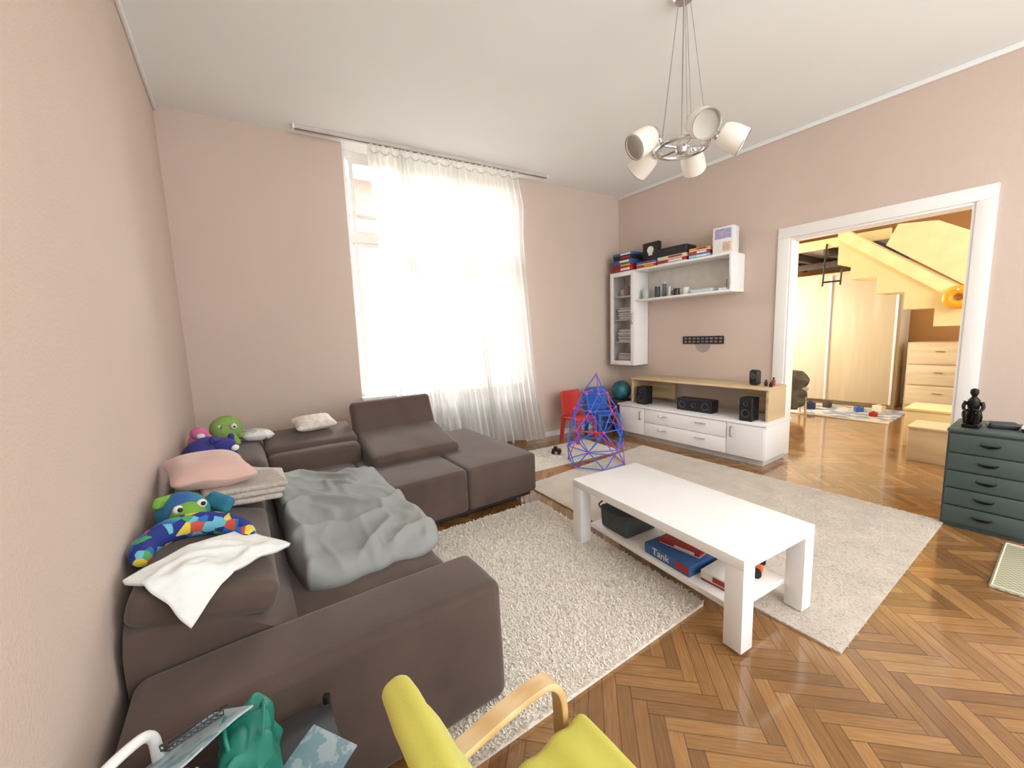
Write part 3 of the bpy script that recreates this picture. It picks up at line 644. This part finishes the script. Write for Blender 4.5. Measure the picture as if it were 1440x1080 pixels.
WM=M('white_ceramic','e9e7e3',.2); lat('mug','white mug on the wall shelf beside the black mug','mug',(4.7,2.9,1.875),cupp,WM,mugh(WM))
ty=thing('clear_tray','shallow clear plastic tray holding small things on the wall shelf','tray',(4.7,2.66,1.875))
MB().rbox((0,0,.02),(.18,.26,.04),.012,2,1,None,lambda q:Vector((q.x*(1+2*q.z),q.y*(1+2*q.z),q.z))).build('body',M('frosted_plastic','cfd3d4',.2),ty); MB().tube([(-.09,-.13,.04),(.09,-.13,.04),(.09,.13,.04),(-.09,.13,.04)],.004,6,True).build('rim',LG,ty)
rt_=thing('router','small white router with dark port at the right of the wall shelf','router',(4.7,2.42,1.875)); MB().rbox((0,0,.015),(.12,.1,.03),.01,2).build('case',WHT,rt_); MB().cyl((.04,0,.03),(.04,0,.13),.004,seg=8).build('antenna',DGREY,rt_)
z=2.28
for k,(th,a,b_,c_,nm) in enumerate(((.06,RED,RED,WHT,'bright red'),(.05,M('box_dark_red','7d1f2a',.4),M('box_dark_red2','8d2430',.4),YEL,'dark red'),(.055,BLU,BLU,WHT,'blue'),(.05,BLK,BLK,RED,'black with red print'),(.045,NAV,BLU,WHT,'navy'))):
    pbox('game_box','%s board game box in the stack above the glass cabinet'%nm,'game box',(4.735,3.82+.012*((k%3)-1),z),.04*((k*5)%3-1),(.28,.34,th),(a,b_,c_),'board games on the wall unit'); z+=th
z=2.28
for th,a,b_,c_,nm in((.045,YEL,RED,YEL,'red and yellow'),(.04,WHT,BLU,RED,'thin blue')):
    pbox('game_box','%s flat game box under the upright black box'%nm,'game box',(4.735,3.43,z),.03,(.27,.3,th),(a,b_,c_),'board games on the wall unit'); z+=th
ub=thing('game_box','upright black box with a white emblem above the wall shelf','game box',(4.72,3.42,z)); MB().rbox((0,0,.125),(.07,.24,.25),.002).build('box',BLK,ub); MB().lathe([(.05,0),(.05,.001),(0,.001)],20,Matrix.Translation((-.035,0,.15))@Matrix.Rotation(-PI/2,4,'Y')).bx(-.037,-.035,-.03,.03,.08,.11,.0005).build('emblem',WHT,ub)
z=2.28
for th,a,b_,c_,nm in((.05,WHT,RED,WHT,'red and white'),(.045,M('box_cream','d8cfae',.4),M('box_cream2','e0d8b8',.4),RED,'cream')):
    pbox('game_box','%s long flat game box under the wide black case'%nm,'game box',(4.735,3.05,z),-.02,(.27,.4,th),(a,b_,c_),'board games on the wall unit'); z+=th
kc=thing('case','wide black hard case on top of the long flat game boxes','case',(4.73,3.06,z),.04); MB().rbox((0,0,.055),(.24,.4,.11),.015,2).build('shell',BLK,kc); MB().tube(smooth_path([(-.12,-.06,.06),(-.145,-.05,.06),(-.145,.05,.06),(-.12,.06,.06)],3),.006,6).build('handle',DGREY,kc)
z=2.28
for th,a,b_,c_,nm in((.04,BLU,LBL,WHT,'light blue'),(.045,PUR,RED,WHT,'red over purple'),(.035,WHT,YEL,RED,'thin yellow')):
    pbox('game_box','%s small box between the black case and the tall white box'%nm,'game box',(4.735,2.7,z),.05,(.25,.24,th),(a,b_,c_),'board games on the wall unit'); z+=th
tb2=thing('game_box','tall white box with pink and blue print at the right end above the wall shelf','game box',(4.73,2.44,2.28),.08); MB().rbox((0,0,.15),(.16,.22,.3),.002).build('box',WHT,tb2)
MB().bx(-.0812,-.08,-.09,.09,.17,.28,.0003).build('cover_print',M('box_print','d89ab8',.4,hex2='6aa4c8',pattern='voronoi',scale=40),tb2); MB().bx(-.0812,-.08,-.09,.0,.03,.13,.0003).build('cover_print',M('box_print2','c8a0c0',.4,hex2='e8c878',pattern='voronoi',scale=40),tb2)
# ------------------------------------------------------------------ chandelier
cx,cy,cz=2.40,1.53,2.57
ch=thing('chandelier','chrome pendant chandelier with five frosted glass shades','lamp',(cx,cy,H))
MB().lathe([(0,-.03),(.05,-.03),(.065,-.015),(.065,0),(0,0)],28,Matrix.Translation((cx,cy,H))).build('canopy',CHROME,ch,True)
RR=.15
MB().tube([(cx+RR*math.cos(i*PI/16),cy+RR*math.sin(i*PI/16),cz) for i in range(32)],.014,10,closed=True).build('ring',CHROME,ch,True)
MB().lathe([(0,-.04),(.03,-.03),(.045,0),(.03,.03),(.012,.06),(0,.06)],20,Matrix.Translation((cx,cy,cz))).build('hub',CHROME,ch,True)
MB().cyl((cx,cy,cz+.05),(cx,cy,H-.03),.004,seg=8).build('power_cord',STEEL,ch,True)
FROST=M('frosted_glass','ece6da',.25,var=.03,emis=.05,coat=.3); SIN=M('shade_inside','a9a298',.35)
for i in range(5):
    a=R(-54+72*i); dx,dy=math.cos(a),math.sin(a)
    MB().cyl((cx+RR*dx,cy+RR*dy,cz),(cx+.035*dx,cy+.035*dy,H-.03),.0018,seg=6).build('cable',STEEL,ch,True)
    MB().cyl((cx+.04*dx,cy+.04*dy,cz),(cx+RR*dx,cy+RR*dy,cz),.009,seg=10).build('spoke',CHROME,ch,True)
    b0=Vector((cx+RR*dx,cy+RR*dy,cz)); ax=Vector((dx,dy,-.62)).normalized()
    MB().tube(smooth_path([b0,b0+Vector((dx*.01,dy*.01,.035)),b0+Vector((dx*.04,dy*.04,.055)),b0+Vector((dx*.06,dy*.06,.05))],4),.012,10).build('arm',CHROME,ch,True)
    q=Vector((0,0,1)).rotation_difference(ax).to_matrix().to_4x4(); mm=Matrix.Translation(b0+Vector((dx*.045,dy*.045,.06)))@q
    MB().lathe([(0,-.02),(.026,-.02),(.044,.0),(.05,.03),(0,.03)],20,mm).build('lamp_holder',CHROME,ch,True)
    sh=MB().lathe([(.035,.02),(.058,.028),(.07,.05),(.076,.10),(.075,.17),(.069,.17),(.07,.11),(.065,.063),(.05,.036),(.035,.028)],28,mm).build('lamp_shade',FROST,ch,True)
    MB().tube([mm@Vector((.0725*math.cos(k*PI/14),.0725*math.sin(k*PI/14),.17)) for k in range(28)],.0035,6,closed=True).build('rim',STEEL,sh,True)
    MB().lathe([(0,.145),(.04,.15),(.069,.158),(.069,.16),(.04,.154),(0,.15)],22,mm).build('diffuser',SIN,sh,True)
# ------------------------------------------------------------------ dresser
dx0,dx1,dy0,dy1,dh=4.0,4.47,.10,.49,.70
ds=thing('drawer_unit','dark grey-teal drawer unit by the right side of the doorway','chest of drawers',(4.235,.3,0))
MB().bx(dx0+.02,dx1,dy0,dy1,.0,dh-.02,.004).build('body',TEALP,ds,True); MB().bx(dx0,dx1,dy0-.004,dy1+.004,dh-.02,dh,.004).build('top_board',TEALP,ds,True)
zz=[.03,.16,.285,.41,.535,.672]
CUP=M('cup_pull_black','15191a',.3,.6)
yc_=(dy0+dy1)/2
for i in range(5):
    dd=MB().bx(dx0,dx0+.018,dy0+.012,dy1-.012,zz[i]+.005,zz[i+1]-.005,.003).build('drawer',TEALP,ds,True)
    zc=(zz[i]+zz[i+1])/2
    m=MB(); m.grid(lambda u,v:Vector((dx0-.02*math.sin(v*PI/2),yc_+.045*math.cos(PI*u)*math.cos(v*PI/2*.5),zc+.014-.024*math.sin(PI*u)*math.cos(v*PI/2)-.004*v)),10,6)
    m.build('cup_pull',CUP,dd,True,solid=.003)
sx_,sy_=4.15,.40
fg=thing('statuette','dark bronze seated statuette on the grey-teal drawer unit','figurine',(sx_,sy_,dh))
BRZ=M('dark_bronze','1d1a18',.35,.5,var=.3,scale=20)
MB().rbox((sx_,sy_,dh+.012),(.12,.085,.024),.008,2).build('stand',BRZ,fg,True)
m=MB(); P=lambda x,y,z:(sx_+x,sy_+y,dh+z)
m.tube(smooth_path([P(.02,0,.022),P(.012,0,.06),P(.008,0,.11),P(0,0,.16),P(-.004,0,.19),P(-.01,0,.215),P(-.014,0,.24),P(-.016,0,.262),P(-.016,0,.272)],5),.03,14,rfn=lerpr([.034,.036,.026,.032,.03,.012,.022,.02,.006]))
for s in(-1,1):
    m.tube(smooth_path([P(.01,s*.022,.045),P(-.03,s*.03,.085),P(-.055,s*.03,.11),P(-.055,s*.028,.06),P(-.055,s*.028,.03),P(-.075,s*.028,.028)],5),.014,10,rfn=lerpr([.022,.019,.014,.012,.009,.008])); m.tube(smooth_path([P(-.002,s*.034,.178),P(-.01,s*.045,.145),P(-.035,s*.035,.12),P(-.055,s*.012,.13)],5),.008,8,rfn=lerpr([.013,.010,.009,.007]))
m.build('figure',BRZ,fg,True,ang=180)
t=thing('sunglasses_case','small dark case lying on the drawer unit beside the statuette','case',(4.22,.27,dh),.3); MB().rbox((0,0,.022),(.08,.14,.044),.018,3).build('shell',DGREY,t); MB().rbox((0,0,.022),(.084,.144,.004),.002).build('seam',BLACK,t)
t=thing('small_box','flat pale box at the edge of the drawer unit','box',(4.2,.15,dh)); MB().rbox((0,0,.012),(.12,.07,.024),.003).build('base',BLK,t); MB().rbox((0,0,.028),(.124,.074,.01),.003).build('lid',WHT,t)
# ------------------------------------------------------------------ play corner
def kid_chair(lab,loc,rz,mat):
    t=thing('child_chair',lab,'chair',loc,rz); t.scale=(1.2,1.2,1.2)
    MB().rbox((0,0,.27),(.28,.27,.03),.012,2,4,None,lambda q:Vector((q.x,q.y,q.z-.01*math.cos(q.x*9)))).build('seat',mat,t)
    MB().rbox((0,.135,.42),(.29,.024,.28),.011,2,(6,1,4),(R(-8),0,0),lambda q:Vector((q.x*(1-.3*max(0,q.z)),q.y-.9*q.x*q.x,q.z))).build('backrest',mat,t)
    for sx in(-1,1):
        for sy in(-1,1): MB().cyl((sx*.12,sy*.115,.265),(sx*.14,sy*.135,0),.028,.022,12).build('leg',mat,t)
kid_chair('red plastic child chair by the back wall behind the stick tower','' or (3.68,3.80,0),R(0),M('red_plastic','c03830',.35,var=.04))
kid_chair('blue plastic child chair by the back wall next to the red one',(4.12,3.78,0),R(-12),M('blue_plastic','2f62b0',.35,var=.04))
bn=thing('storage_bin','dark woven bin in the room corner beside the lowboard','bin',(4.62,3.86,0)); 
MB().lathe([(0,0),(.12,0),(.14,.02),(.155,.42),(.15,.44),(.14,.44),(.13,.03),(0,.03)],28).build('body',M('woven_dark','5a5048',.9,hex2='3a322c',pattern='checker',scale=60),bn); MB().lathe([(0,.43),(.15,.43),(.155,.44),(.15,.45),(0,.455)],28).build('lid',M('bin_lid','4a423c',.8),bn)
bl=thing('ball','teal and dark blue play ball resting on the bin in the corner','ball',(4.55,3.80,.455)); MB().ball((0,0,.14),.14,28).build('body',M('teal_ball','2a7078',.4,hex2='1d4a5c',pattern='noise',scale=4,hard=True),bl)
st=thing('stick_tower','tall open toy tower of blue rods with pink and red connectors','construction toy',(3.14,2.98,0.0))
rods=[M('rod_blue','2d62d8',.3),M('rod_violet','7a54c8',.3),M('rod_red','d8394a',.3)]; nod=M('connector_magenta','d8407e',.3)
lay=[(.31,.03,6,0),(.31,.22,6,30),(.29,.42,6,0),(.23,.63,6,30),(.13,.80,6,0),(.02,1.0,1,0)]
nodes=[]
for r_,z_,n_,o_ in lay: nodes.append([Vector((r_*math.cos(R(o_+360/n_*i))*1.0,r_*math.sin(R(o_+360/n_*i)),z_)) for i in range(n_)])
edges=[]
for L in nodes[:5]:
    for i in range(6): edges.append((L[i],L[(i+1)%6]))
for k in range(4):
    A,B=nodes[k],nodes[k+1]
    for i in range(6):
        if lay[k+1][3]==30: edges+= [(A[i],B[i]),(A[i],B[i-1])]
        else: edges+= [(A[i],B[i]),(A[i],B[(i+1)%6])]
for i in range(0,6,2): edges.append((nodes[4][i],nodes[5][0]))
cen=[Vector((0,0,.36)),Vector((0,0,.58))]
for i in range(0,6,2): edges.append((nodes[1][i],cen[0])); edges.append((nodes[3][i],cen[1]))
edges.append((cen[0],cen[1])); nodes.append(cen)
for i,(a,b_) in enumerate(edges): MB().cyl(a,b_,.006,seg=6).build('rod',rods[0] if i%5 else rods[1+(i//5)%2],st)
for L in nodes:
    for v in L: MB().ball(v,.015,10).build('connector',nod,st)
tt=thing('toy_car','small black toy car with red seat on the pale rug by the window','toy',(3.02,3.5,.02),R(40)); tt.scale=(.6,.6,.6)
MB().rbox((0,0,.07),(.1,.19,.05),.02,2).build('body',BLACK,tt); MB().rbox((0,.02,.12),(.07,.08,.06),.02,2).build('cab',BLACK,tt); MB().rbox((0,-.05,.105),(.05,.05,.02),.008,2).build('seat',rods[2],tt)
for a in(-.05,.05):
    for b_ in(-.06,.06): MB().cyl((a-.012,b_,.035),(a+.012,b_,.035),.035,seg=16).build('wheel',BLACK,tt)
# ------------------------------------------------------------------ yellow armchair
yc=thing('child_armchair','low bentwood armchair with yellow cushions in the foreground','armchair',(.48,.55,0))
for sy in(-1,1):
    y=.55+sy*.235
    pts=smooth_path([(.2,y,.012),(.42,y,.012),(.62,y,.02),(.675,y,.1),(.672,y,.28),(.665,y,.41),(.63,y,.472),(.57,y,.483),(.45,y,.47),(.3,y,.44)],6)
    MB().strip(pts,.05,.02).build('arm',BIRCH,yc,True)
    pts=smooth_path([(.245,y-sy*.06,.6),(.265,y-sy*.055,.5),(.31,y-sy*.05,.34),(.40,y-sy*.05,.26),(.66,y-sy*.05,.28)],6)
    MB().strip(pts,.03,.018).build('frame_rail',BIRCH,yc,True)
for x,z in((.28,.43),(.4,.235),(.62,.26)): MB().rbox((x,.55,z),(.03,.40,.016),.004).build('crossbar',BIRCH,yc,True)
def tuft(L,ax):
    def f(p):
        t=p.x
        g=.009*(math.cos(t/L*2*PI*4)-1)*.5
        e=1-abs(p.y/.205)**4
        return Vector((p.x,p.y*(1+.01*math.cos(t/L*2*PI*4)),p.z+(g+.014*e if p.z>0 else -g)+.003*nz(p.x,p.y,0,14)))
    return f
MB().rbox((.505,.55,.315),(.43,.40,.07),.028,3,(28,10,3),(0,R(-6),0),tuft(.43,0)).build('seat_cushion',YELLOW,yc,True,ang=60)
MB().rbox((.275,.55,.54),(.48,.42,.062),.026,3,(28,10,3),(0,R(68),0),tuft(.48,0)).build('back_cushion',YELLOW,yc,True,ang=60)
# ------------------------------------------------------------------ toy pile bottom-left
TEAL=M('teal_plastic','23806e',.45,var=.12,scale=14); LB=M('light_blue_board','a4b8bf',.5,hex2='7b9caa',scale=26,pattern='noise',hard=True)
tl=thing('storage_trolley','low dark storage trolley between the sofa arm and the left wall','trolley',(-.1,1.0,0))
for z_ in(.40,.08): MB().bx(-.32,.12,.84,1.16,z_,z_+.03,.006).build('shelf',DGREY,tl,True)
for x in(-.31,.11):
    for y in(.85,1.15):
        MB().cyl((x,y,.05),(x,y,.45),.01,seg=10).build('post',BLACK,tl,True); MB().cyl((x-.01,y,.025),(x+.01,y,.025),.025,seg=14).build('wheel',BLACK,tl,True)
tg=thing('toy_bag','crumpled teal plastic bag full of toys on the trolley','bag',(-.07,1.02,.43))
MB().rbox((0,0,.078),(.11,.2,.155),.03,3,(12,14,12),None,lambda q:Vector((q.x*(1-.25*q.z/.078)+.016*nz(q.x,q.y,q.z,22),q.y*(1-.12*q.z/.078)+.016*nz(q.y,q.z,q.x,20),max(-.078,q.z+.014*nz(q.z,q.x,q.y,24))))).build('body',TEAL,tg,ang=25)
for s_ in(-.025,.025): MB().tube(smooth_path([(s_,-.05,.13),(s_*1.4,-.03,.172),(s_*1.5,.03,.175),(s_,.05,.13)],6),.004,8).build('handle',TEAL,tg)
for i,(x,y,z_,rx,ry,rz,sz,nm) in enumerate(((-.175,1.05,.580,-28,6,.45,(.19,.19),'pale blue patterned card leaning on the teal bag'),(-.215,.98,.53,-50,-10,.2,(.14,.14),'pale grey-blue card wedged behind the teal bag'),(.04,.95,.452,3,-3,.6,(.16,.14),'pale blue patterned card lying flat beside the teal bag'))):
    o=MB().rbox((x,y,z_),(sz[0],sz[1],.005),.002,1,(6,6,1),(R(rx),R(ry),rz),lambda q:Vector((q.x,q.y,q.z+.012*math.sin(q.x*18)))).build('picture_card',LB); tag(o,nm,'card')
wbk=thing('wire_basket','small grey wire rack lying flat on the pale blue card','basket',(-.165,1.06,.598),.45); wbk.rotation_euler=(R(-28),R(6),.45)
m=MB()
for i in range(9): m.tube([(-.05+.0125*i,.028,.010),(-.05+.0125*i,.024,.0),(-.05+.0125*i,-.024,.0),(-.05+.0125*i,-.028,.010)],.0012,5)
for z_ in(0,.010): m.tube([(-.05,-.026,z_),(.05,-.026,z_),(.05,.026,z_),(-.05,.026,z_)],.0016,6,closed=True)
m.build('wire_mesh',DGREY,wbk); MB().tube(smooth_path([(.05,0,.010),(.06,0,.012),(.07,0,.010)],4),.002,8).build('handle',BLACK,wbk)
rr=thing('pink_toy','small glossy red-pink toy flower on the pale blue card','toy',(-.18,.955,.575)); m=MB()
for i in range(5): m.ball((.016*math.cos(i*1.257),.016*math.sin(i*1.257),.012),.013,10)
m.build('petals',M('raspberry_plastic','c83a62',.25),rr); MB().ball((0,0,.02),.010,10).build('centre',M('toy_red','a81f36',.25),rr)
wf=thing('step_stool','white plastic folding step stool leaning by the left wall','step stool',(-.3,1.0,0))
lp=smooth_path([(-.352,1.0,.3),(-.342,.985,.57),(-.31,1.0,.63),(-.265,1.05,.635),(-.24,1.09,.61),(-.235,1.10,.54),(-.24,1.11,.3),(-.25,1.11,.02),(-.34,1.02,.02)],6,True)
MB().tube(lp,.011,12,closed=True).build('frame',WHITE,wf,True); MB().tube(smooth_path([(-.344,1.0,.50),(-.30,1.05,.51),(-.24,1.10,.50)],5),.010,10).build('rung',WHITE,wf,True); MB().tube(smooth_path([(-.345,1.0,.3),(-.30,1.05,.3),(-.24,1.11,.3)],5),.010,10).build('rung',WHITE,wf,True)
t=thing('picture_book','light blue picture book on the trolley near the yellow armchair','book',(.03,.89,.43),.3); MB().rbox((0,0,.006),(.13,.10,.012),.001).build('cover',LB,t); MB().rbox((.002,0,.006),(.13,.094,.008),.001).build('pages',WHT,t)
# ------------------------------------------------------------------ room beyond the doorway
OCH=M('ochre_plaster','c08a50',.85,var=.06,scale=2,bump=.2); LOFT=M('pale_yellow_paint','e8d59c',.6,var=.05,scale=3); CWD=M('cream_wardrobe','e0d2b6',.4,hex2='cbb994',pattern='wave',scale=1.2,stretch=(6,6,.6)); DKB=M('dark_beam_wood','4a3a2e',.7,var=.15)
MB().bx(X2,X2+.12,YF,5,0,H,0).build('wall_far',OCH,kind='structure',keep=True)
MB().bx(XR+.16,X2,4.3,4.42,0,H,0).build('wall_side',OCH,kind='structure',keep=True)
wr=thing('sliding_wardrobe','wide cream sliding door wardrobe in the room beyond the doorway','wardrobe',(9.3,2.6,0))
MB().bx(9.02,9.62,1.75,3.6,0,2.35,.004).build('body',CWD,wr,True)
for i,(a,b_) in enumerate(((1.78,2.70),(2.68,3.58))):
    dd=MB().bx(8.97-.02*(i%2),8.99-.02*(i%2),a,b_,.04,2.3,.003).build('sliding_door',CWD,wr,True)
    for yy in(a,b_-.03): MB().bx(8.96-.02*(i%2),8.972-.02*(i%2),yy,yy+.03,.04,2.3,.002).build('door_profile',FRAME,dd,True)
MB().bx(8.93,9.0,1.75,3.6,2.3,2.35,.003).build('top_track',CWD,wr,True)
lc=thing('low_cabinet','light wood chest with drawers beside the wardrobe in the next room','chest of drawers',(9.1,1.25,0))
LWD=M('light_wood','dfcba4',.5,hex2='cdb488',pattern='wave',scale=1.5,stretch=(4,1,8))
MB().bx(8.92,9.4,.85,1.62,0,1.1,.004).build('body',LWD,lc,True)
for z_ in(.1,.43,.76):
    dd=MB().bx(8.9,8.918,.87,1.6,z_,z_+.31,.003).build('drawer',LWD,lc,True); MB().cyl((8.885,1.2,z_+.2),(8.885,1.3,z_+.2),.007,seg=8).build('handle',STEEL,dd,True)
lf=thing('loft_bed','pale yellow loft platform with dark joists above the wardrobe in the next room','loft',(8.7,3,2.6))
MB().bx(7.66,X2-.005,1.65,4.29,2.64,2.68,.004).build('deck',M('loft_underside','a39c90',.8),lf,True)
MB().bx(7.60,7.66,1.65,4.29,2.60,2.74,.006).build('fascia_beam',LOFT,lf,True)
for y in(1.9,2.4,2.9,3.4,3.9): MB().bx(7.66,X2-.005,y-.035,y+.035,2.52,2.64,.004).build('joist',DKB,lf,True)
MB().bx(8.6,8.68,1.66,4.28,2.42,2.52,.004).build('cross_beam',DKB,lf,True)
MB().bx(7.59,7.67,4.1,4.18,0,2.60,.005).build('post',LOFT,lf,True)
sr=thing('loft_stairs','solid pale yellow staircase with a cream side panel rising to the loft','stairs',(7.3,.6,0))
def stp(a,b_,t): return Vector((t,a,b_))
SX=7.0
prof_=[(2.05,2.76),(-.6,.64),(-.6,.26)]
nst=9
for i in range(nst):
    za=.26+2.0*i/nst; yb=-.6+2.5*(i+1)/nst; zb_=.26+2.0*(i+1)/nst
    prof_+=[(yb,za),(yb,zb_)]
prof_+=[(2.05,2.26)]
m=MB(); m.prism(prof_,stp,SX+.001,SX+.56); m.build('stair_flight',LOFT,sr,True,ang=20)
MB().prism([(2.05,2.76),(2.05,2.60),(-.6,.46),(-.6,.62)],stp,SX-.05,SX).build('stringer',M('stringer_yellow','f2e2a6',.6),sr,True)
MB().prism([(1.45,2.66),(1.55,2.42),(-.6,.66),(-.6,1.3),(.8,2.42),(1.1,2.62)],stp,SX-.03,SX-.015).build('side_panel',M('cream_canvas','ecdba6',.8,var=.06,scale=6),sr,True)
MB().bx(SX-.05,SX,-.68,-.6,0,1.2,.004).build('newel_post',LOFT,sr,True)
ir=thing('swim_ring','inflated orange ring hanging on the loft stairs','swim ring',(SX-.1,.87,1.6))
MB().tube([(SX-.1,.87+.085*math.cos(i*PI/14),1.70+.085*math.sin(i*PI/14)) for i in range(28)],.05,12,closed=True).build('ring',M('orange_vinyl','f0a428',.3),ir,True); MB().cyl((SX-.15,.87,1.785),(SX-.17,.87,1.785),.01,seg=8).build('valve',WHT,ir,True)
ld=thing('rope_ladder','small dark hanging ladder frame below the loft','ladder',(7.55,2.3,2.0))
for y in(2.15,2.37): MB().cyl((7.5,y,2.02),(7.59,y,2.66),.012,seg=8).build('side_rope',BLACK,ld,True)
for k in range(3): MB().cyl((7.505+.03*k,2.15,2.08+.2*k),(7.505+.03*k,2.37,2.08+.2*k),.014,seg=8).build('rung',BLACK,ld,True)
rg=thing('play_mat','pale patterned play mat on the floor of the next room','mat',(8.1,2.3,0)); MB().bx(7.5,8.7,1.5,3.1,.0005,.012,.003).build('mat_base',M('play_mat','8a97a2',.8,hex2='cfc2ae',pattern='noise',scale=5,hard=True),rg,True); MB().bx(7.46,7.5,1.48,3.12,.0005,.016,.003).build('mat_edge',CWD,rg,True)
for i,(x,y,s_,mm_,nm) in enumerate(((7.9,1.75,.07,RED,'dark red'),(8.2,2.0,.08,BLU,'blue'),(8.3,2.45,.09,DKB,'brown'),(8.0,2.6,.12,NAV,'navy'),(8.4,1.8,.10,CWD,'cream'))):
    t=thing('toy_block','%s toy block on the play mat in the next room'%nm,'toy',(x,y,.012),i*.7); MB().rbox((0,0,s_/2),(s_,s_*1.4,s_),.01,2).build('block',mm_,t); MB().lathe([(s_*.25,s_),(s_*.25,s_+.015),(0,s_+.015)],14).build('stud',mm_,t)
wbx=thing('cream_box','pale wooden box near the doorway in the next room','box',(5.86,.78,0)); MB().bx(5.66,6.06,.58,.97,0,.34,.004).build('body',LWD,wbx,True); MB().bx(5.65,6.07,.57,.98,.34,.365,.004).build('lid',LWD,wbx,True)
wbx=thing('cream_box','taller pale yellow step box behind the pale wooden box in the next room','box',(6.55,.85,0)); MB().bx(6.3,6.8,.5,1.12,0,.42,.004).build('body',LOFT,wbx,True); MB().bx(6.29,6.81,.49,1.13,.42,.45,.004).build('lid',LOFT,wbx,True)
dc=thing('dining_chair','chair with pink back and dark jacket in the next room','chair',(7.3,2.66,0),R(30))
MB().rbox((0,0,.45),(.42,.42,.05),.02,2).build('seat',ROSE,dc); MB().rbox((0,.2,.74),(.4,.04,.42),.018,2,3,(R(-6),0,0)).build('backrest',ROSE,dc)
for a in(-.17,.17):
    for b_ in(-.17,.17): MB().cyl((a,b_,.43),(a*1.1,b_*1.1,0),.016,seg=8).build('leg',BIRCH,dc)
jk=MB().rbox((7.26,2.58,.42),(.34,.30,.60),.12,3,10,(R(4),0,R(30)),lambda q:q+Vector((.06*nz(q.x,q.y,q.z,9),.07*nz(q.y,q.z,q.x,8),.03*nz(q.z,q.x,q.y,8)))).build('jacket',M('olive_cloth','6a6454',.9,hex2='47443a',scale=8)); tag(jk,'olive jacket heaped over the pink backed chair','jacket')
# ------------------------------------------------------------------ light
wd=bpy.data.worlds.new('world'); scene.world=wd; wd.use_nodes=True; bg=wd.node_tree.nodes['Background']; bg.inputs[0].default_value=(.96,.98,1,1); bg.inputs[1].default_value=2.15
def area(name,loc,rot,sx,sy,e,col):
    l=bpy.data.lights.new(name,'AREA'); l.shape='RECTANGLE'; l.size=sx; l.size_y=sy; l.energy=e; l.color=col
    o=bpy.data.objects.new(name,l); C.objects.link(o); o.location=loc; o.rotation_euler=rot; return o
area('sky_light_window',(2.0,6.6,5.2),(R(-62),0,0),4,3,1600,(.99,.995,1))
area('facade_fill_light',(5,7,7),(R(85),0,0),8,3,4800,(1,.99,.97))  # added fill, out of view above the window, to overexpose the facade
area('rear_fill_light',(2.2,-1.8,2.2),(R(80),0,0),4,2,88,(1,.99,.97))  # added soft fill behind the camera, not a fitting of the room
area('next_room_window_light',(7.0,4.25,1.8),(R(-90),0,0),2.4,1.8,185,(1,.95,.86))
area('next_room_fill_light',(5.2,-.8,2.2),(R(80),0,R(-65)),1.2,1.2,60,(1,.94,.82))  # added fill, unseen beside the doorway, to brighten stair panel and wardrobe
scene.view_settings.view_transform='Standard'
scene.view_settings.exposure=0
